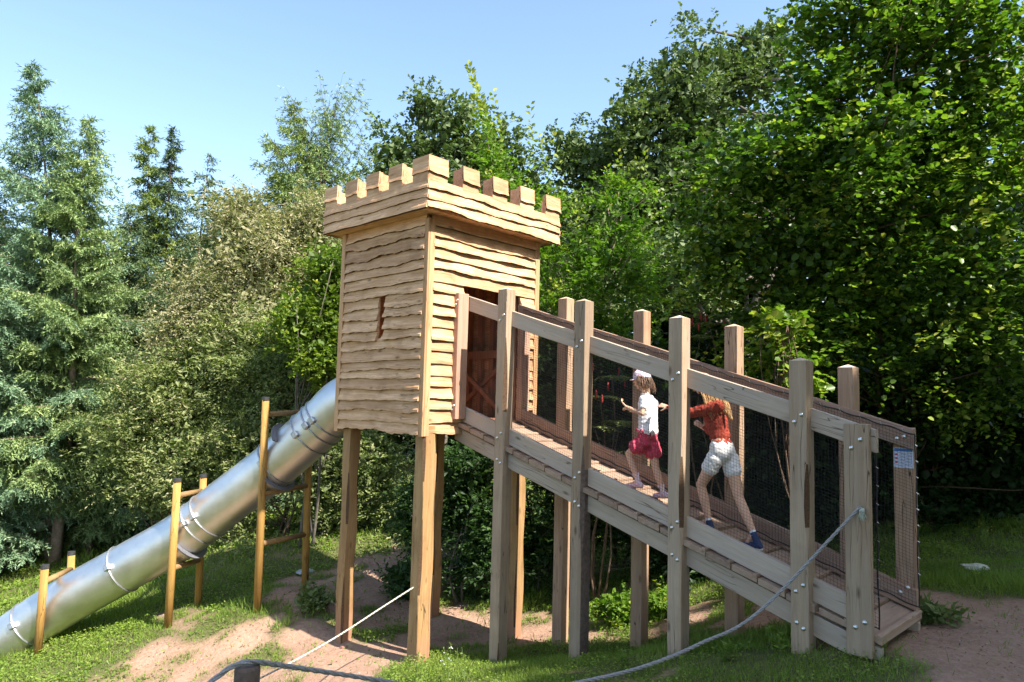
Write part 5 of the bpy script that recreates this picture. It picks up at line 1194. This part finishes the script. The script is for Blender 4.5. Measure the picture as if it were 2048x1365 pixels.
    hair, hc = strands(root, 'hair', fr, 1.0, 300, .16, (.13, .065, .032), Vector((.22, 0, -1)), 5, .35, .0035, wave=.012)
    flesh('hair_base', [(fr[0]+fr[2]*.02-fr[1]*.02, fr[0]+fr[2]*.02-fr[1]*.012, .082, .082), (fr[0]-fr[1]*.035, fr[0]-fr[2]*.05-fr[1]*.05, .07, .045)], hc, hair, voxel=.008, smooth=2)
    capm = fabric('pink checked cap', (.74, .50, .62), (.80, .74, .80), 75, .5); c, f, u, l = fr
    co_ = flesh('cap', [(c+u*.042-f*.012, c+u*.042+f*.012, .092, .092)], capm, root, voxel=.006, smooth=2, disp=lambda q, nn: -.03 if (q-(c+u*.012)).dot(u) < 0 else 0)
    m = MB(); n = 12; vs = []
    for (rr, dz) in ((.080, .0), (.135, -.018), (.135, -.024), (.080, -.007)):
        for i in range(n+1):
            a = -1.15+2.3*i/n; r2 = rr if rr < .1 else .082+.058*math.cos(a*.95)
            vs.append(c+u*(.028+dz)+f*(math.cos(a)*r2)+l*(math.sin(a)*r2*.95))
    fs = []
    for j in range(4):
        j2 = (j+1) % 4
        for i in range(n): fs.append((j*(n+1)+i, j*(n+1)+i+1, j2*(n+1)+i+1, j2*(n+1)+i))
    m.add(vs, fs).build('cap_brim', capm, co_, smooth=False)
girl_a()
# ---- older child in rust red blouse and white shorts
def girl_b():
    J = lambda px, py, y: V3(PY(px, py, y))
    pel = J(1444, 902, 1.10); ws = J(1440, 872, 1.10); ch = J(1428, 826, 1.10); nk = J(1419, 802, 1.10); hd = J(1404, 768, 1.10)
    root = empty('person', (pel.x, pel.y, deckz(pel.x)), 'older child with long fair hair in rust red blouse and white shorts pushing from behind', 'person', 'children on the ramp')
    y = Vector((0, .058, 0)); S = []
    lh, lk, la = J(1430, 918, 1.03), J(1402, 970, 1.02), J(1418, 1043, 1.03); rh, rk, ra = J(1460, 920, 1.17), J(1477, 994, 1.15), J(1507, 1068, 1.13)
    S += [(lh, lk, .080, .050), (lk, lk.lerp(la, .35), .048, .050), (lk.lerp(la, .35), la, .050, .031), (rh, rk, .080, .050), (rk, rk.lerp(ra, .35), .048, .051), (rk.lerp(ra, .35), ra, .051, .031)]
    zl = deckz(la.x)+.03; zr_ = deckz(ra.x+.03)+.035
    hl = Vector((la.x+.025, la.y, zl)); tl = Vector((la.x-.13, la.y-.01, deckz(la.x-.13)+.026)); hr = Vector((ra.x+.05, ra.y, zr_+.03)); tr = Vector((ra.x-.075, ra.y-.01, deckz(ra.x-.075)+.028))
    S += [(la, hl, .031, .028), (la, tl, .030, .020), (ra, hr, .031, .028), (ra, tr, .030, .020)]
    S += [(pel-y, pel+y, .088, .088), (pel-y*.9, ws-y*.6, .085, .075), (pel+y*.9, ws+y*.6, .085, .075), (ws-y*.6, ch-y, .073, .078), (ws+y*.6, ch+y, .073, .078), (ch-y, ch+y, .078, .078), (ch, nk, .055, .038), (nk, hd, .036, .040)]
    ls, le, lw = J(1436, 813, .955), J(1385, 826, .93), J(1336, 815, 1.02); rs_, re, rw = J(1424, 815, 1.25), J(1430, 866, 1.27), J(1409, 857, 1.22)
    S += [(ch-y, ls, .05, .042), (ls, le, .040, .031), (le, lw, .030, .021), (ch+y, rs_, .05, .042), (rs_, re, .040, .031), (re, rw, .030, .021)]
    S += hand_segs(lw, (J(1310, 807, 1.035)-lw), (0, .5, -.6), .95, 1, .18, 1.8) + hand_segs(rw, (J(1395, 847, 1.2)-rw), (-.3, .8, -.3), .95, -1, .4)
    face = Vector((-1, -.15, -.25)); hs, fr = head_segs(hd, face, (-.2, 0, 1), 1.05); S += hs
    flesh('body', S, SK, root, voxel=.0055, smooth=4)
    face_parts(root, fr, 1.05)
    bl = fabric('rust red crinkled cotton', (.40, .075, .045), (.31, .045, .03), 45, .55)
    def puff(a, b, c, rr): return [(a, a.lerp(b, .5), rr*.9, rr), (a.lerp(b, .5), b, rr, rr*.86), (b, b.lerp(c, .6), rr*.86, rr*.72), (b.lerp(c, .6), c, rr*.72, rr*.42)]
    B = [(ws-y*.6, ws+y*.6, .088, .088), (ws-y*.6, ch-y*1.05, .086, .094), (ws+y*.6, ch+y*1.05, .086, .094), (ch-y*1.1, ch+y*1.1, .094, .094), (ch-y, ls, .07, .062), (ch+y, rs_, .07, .062), (pel-y*.8+Vector((0, 0, .055)), pel+y*.8+Vector((0, 0, .055)), .088, .088)]
    B += puff(ls, le, lw, .064)+puff(rs_, re, rw, .064)
    flesh('blouse', B, bl, root, voxel=.007, smooth=3, disp=wrinkle(20, .010, 5, (1.3, 1, .8)))
    # ruffle round the shoulders
    m = MB(); n = 44; ctr = ch+Vector((-.005, 0, .055)); vs = []; fs = []
    for j, (rr, dz) in enumerate(((.075, .03), (.105, .0), (.135, -.055), (.13, -.058), (.10, -.004), (.07, .024))):
        for i in range(n):
            a = 2*math.pi*i/n; w_ = 1+.07*math.sin(a*13)*(1 if j in (2, 3) else .3)
            vs.append(ctr+Vector((math.cos(a)*rr*w_*.95, math.sin(a)*rr*w_*1.45, dz+.012*math.sin(a*9)*(j in (2, 3)))))
    for j in range(6):
        for i in range(n): fs.append((j*n+i, j*n+(i+1) % n, ((j+1) % 6)*n+(i+1) % n, ((j+1) % 6)*n+i))
    m.add(vs, fs).build('collar_ruffle', bl, root, smooth=True)
    wf = fabric('white denim', (.84, .80, .78), (.72, .69, .68), 140, .55)
    flesh('shorts', [(pel-y+Vector((0, 0, .03)), pel+y+Vector((0, 0, .03)), .096, .096), (pel-y, lh, .096, .094), (pel+y, rh, .096, .094), (lh, lh.lerp(lk, .33), .094, .088), (rh, rh.lerp(rk, .30), .094, .090), (pel+Vector((.03, -.04, -.02)), pel+Vector((.03, .04, -.02)), .09, .09)], wf, root, voxel=.007, smooth=3, disp=wrinkle(22, .005, 9))
    nv = fabric('navy sneaker', (.035, .05, .11), (.05, .07, .15), 60, .5); sole = plain('white rubber sole', (.62, .62, .60), .6, bstr=0)
    for (a, h, t) in ((la, hl, tl), (ra, hr, tr)):
        so_ = flesh('shoe', [(h+Vector((.008, 0, -.002)), h, .036, .038), (h, t, .038, .030), (a, h, .036, .038), (t, t+Vector((-.012, 0, -.003)), .030, .024)], nv, root, voxel=.006, smooth=3)
        ax = (t-h).normalized(); pr_ = Vector((-ax.y, ax.x, 0)).normalized(); nn = ax.cross(pr_); nn = nn if nn.z > 0 else -nn; mm = MB(); k = 20; vv = []
        for q in (-.036, -.020):
            for i in range(k):
                an = 2*math.pi*i/k; vv.append((h+t)*.5+ax*math.cos(an)*((t-h).length/2+.042)+pr_*math.sin(an)*.041+nn*q)
        mm.add(vv, [(i, (i+1) % k, k+(i+1) % k, k+i) for i in range(k)]+[tuple(range(k-1, -1, -1)), tuple(range(k, 2*k))]).build('sole', sole, so_, smooth=False)
        flesh('sock', [(a+Vector((0, 0, -.01)), a.lerp(lk if a is la else rk, .06), .034, .035)], plain('white sock', (.72, .72, .72), .9, bstr=0), root, voxel=.006, smooth=2)
    hair, hc = strands(root, 'hair', fr, 1.05, 330, .42, (.50, .30, .12), Vector((.36, -.03, -1)), 6, .18, .0042, wave=.015, lo=.75)
    flesh('hair_base', [(fr[0]+fr[2]*.02-fr[1]*.018, fr[0]+fr[2]*.03-fr[1]*.005, .088, .086), (fr[0]-fr[1]*.05, fr[0]-fr[2]*.09-fr[1]*.085, .07, .05), (fr[0]-fr[2]*.09-fr[1]*.085, J(1462, 838, 1.1), .055, .022)], hc, hair, voxel=.009, smooth=2, disp=wrinkle(30, .008, 3, (1, 1.4, .2)))
girl_b()
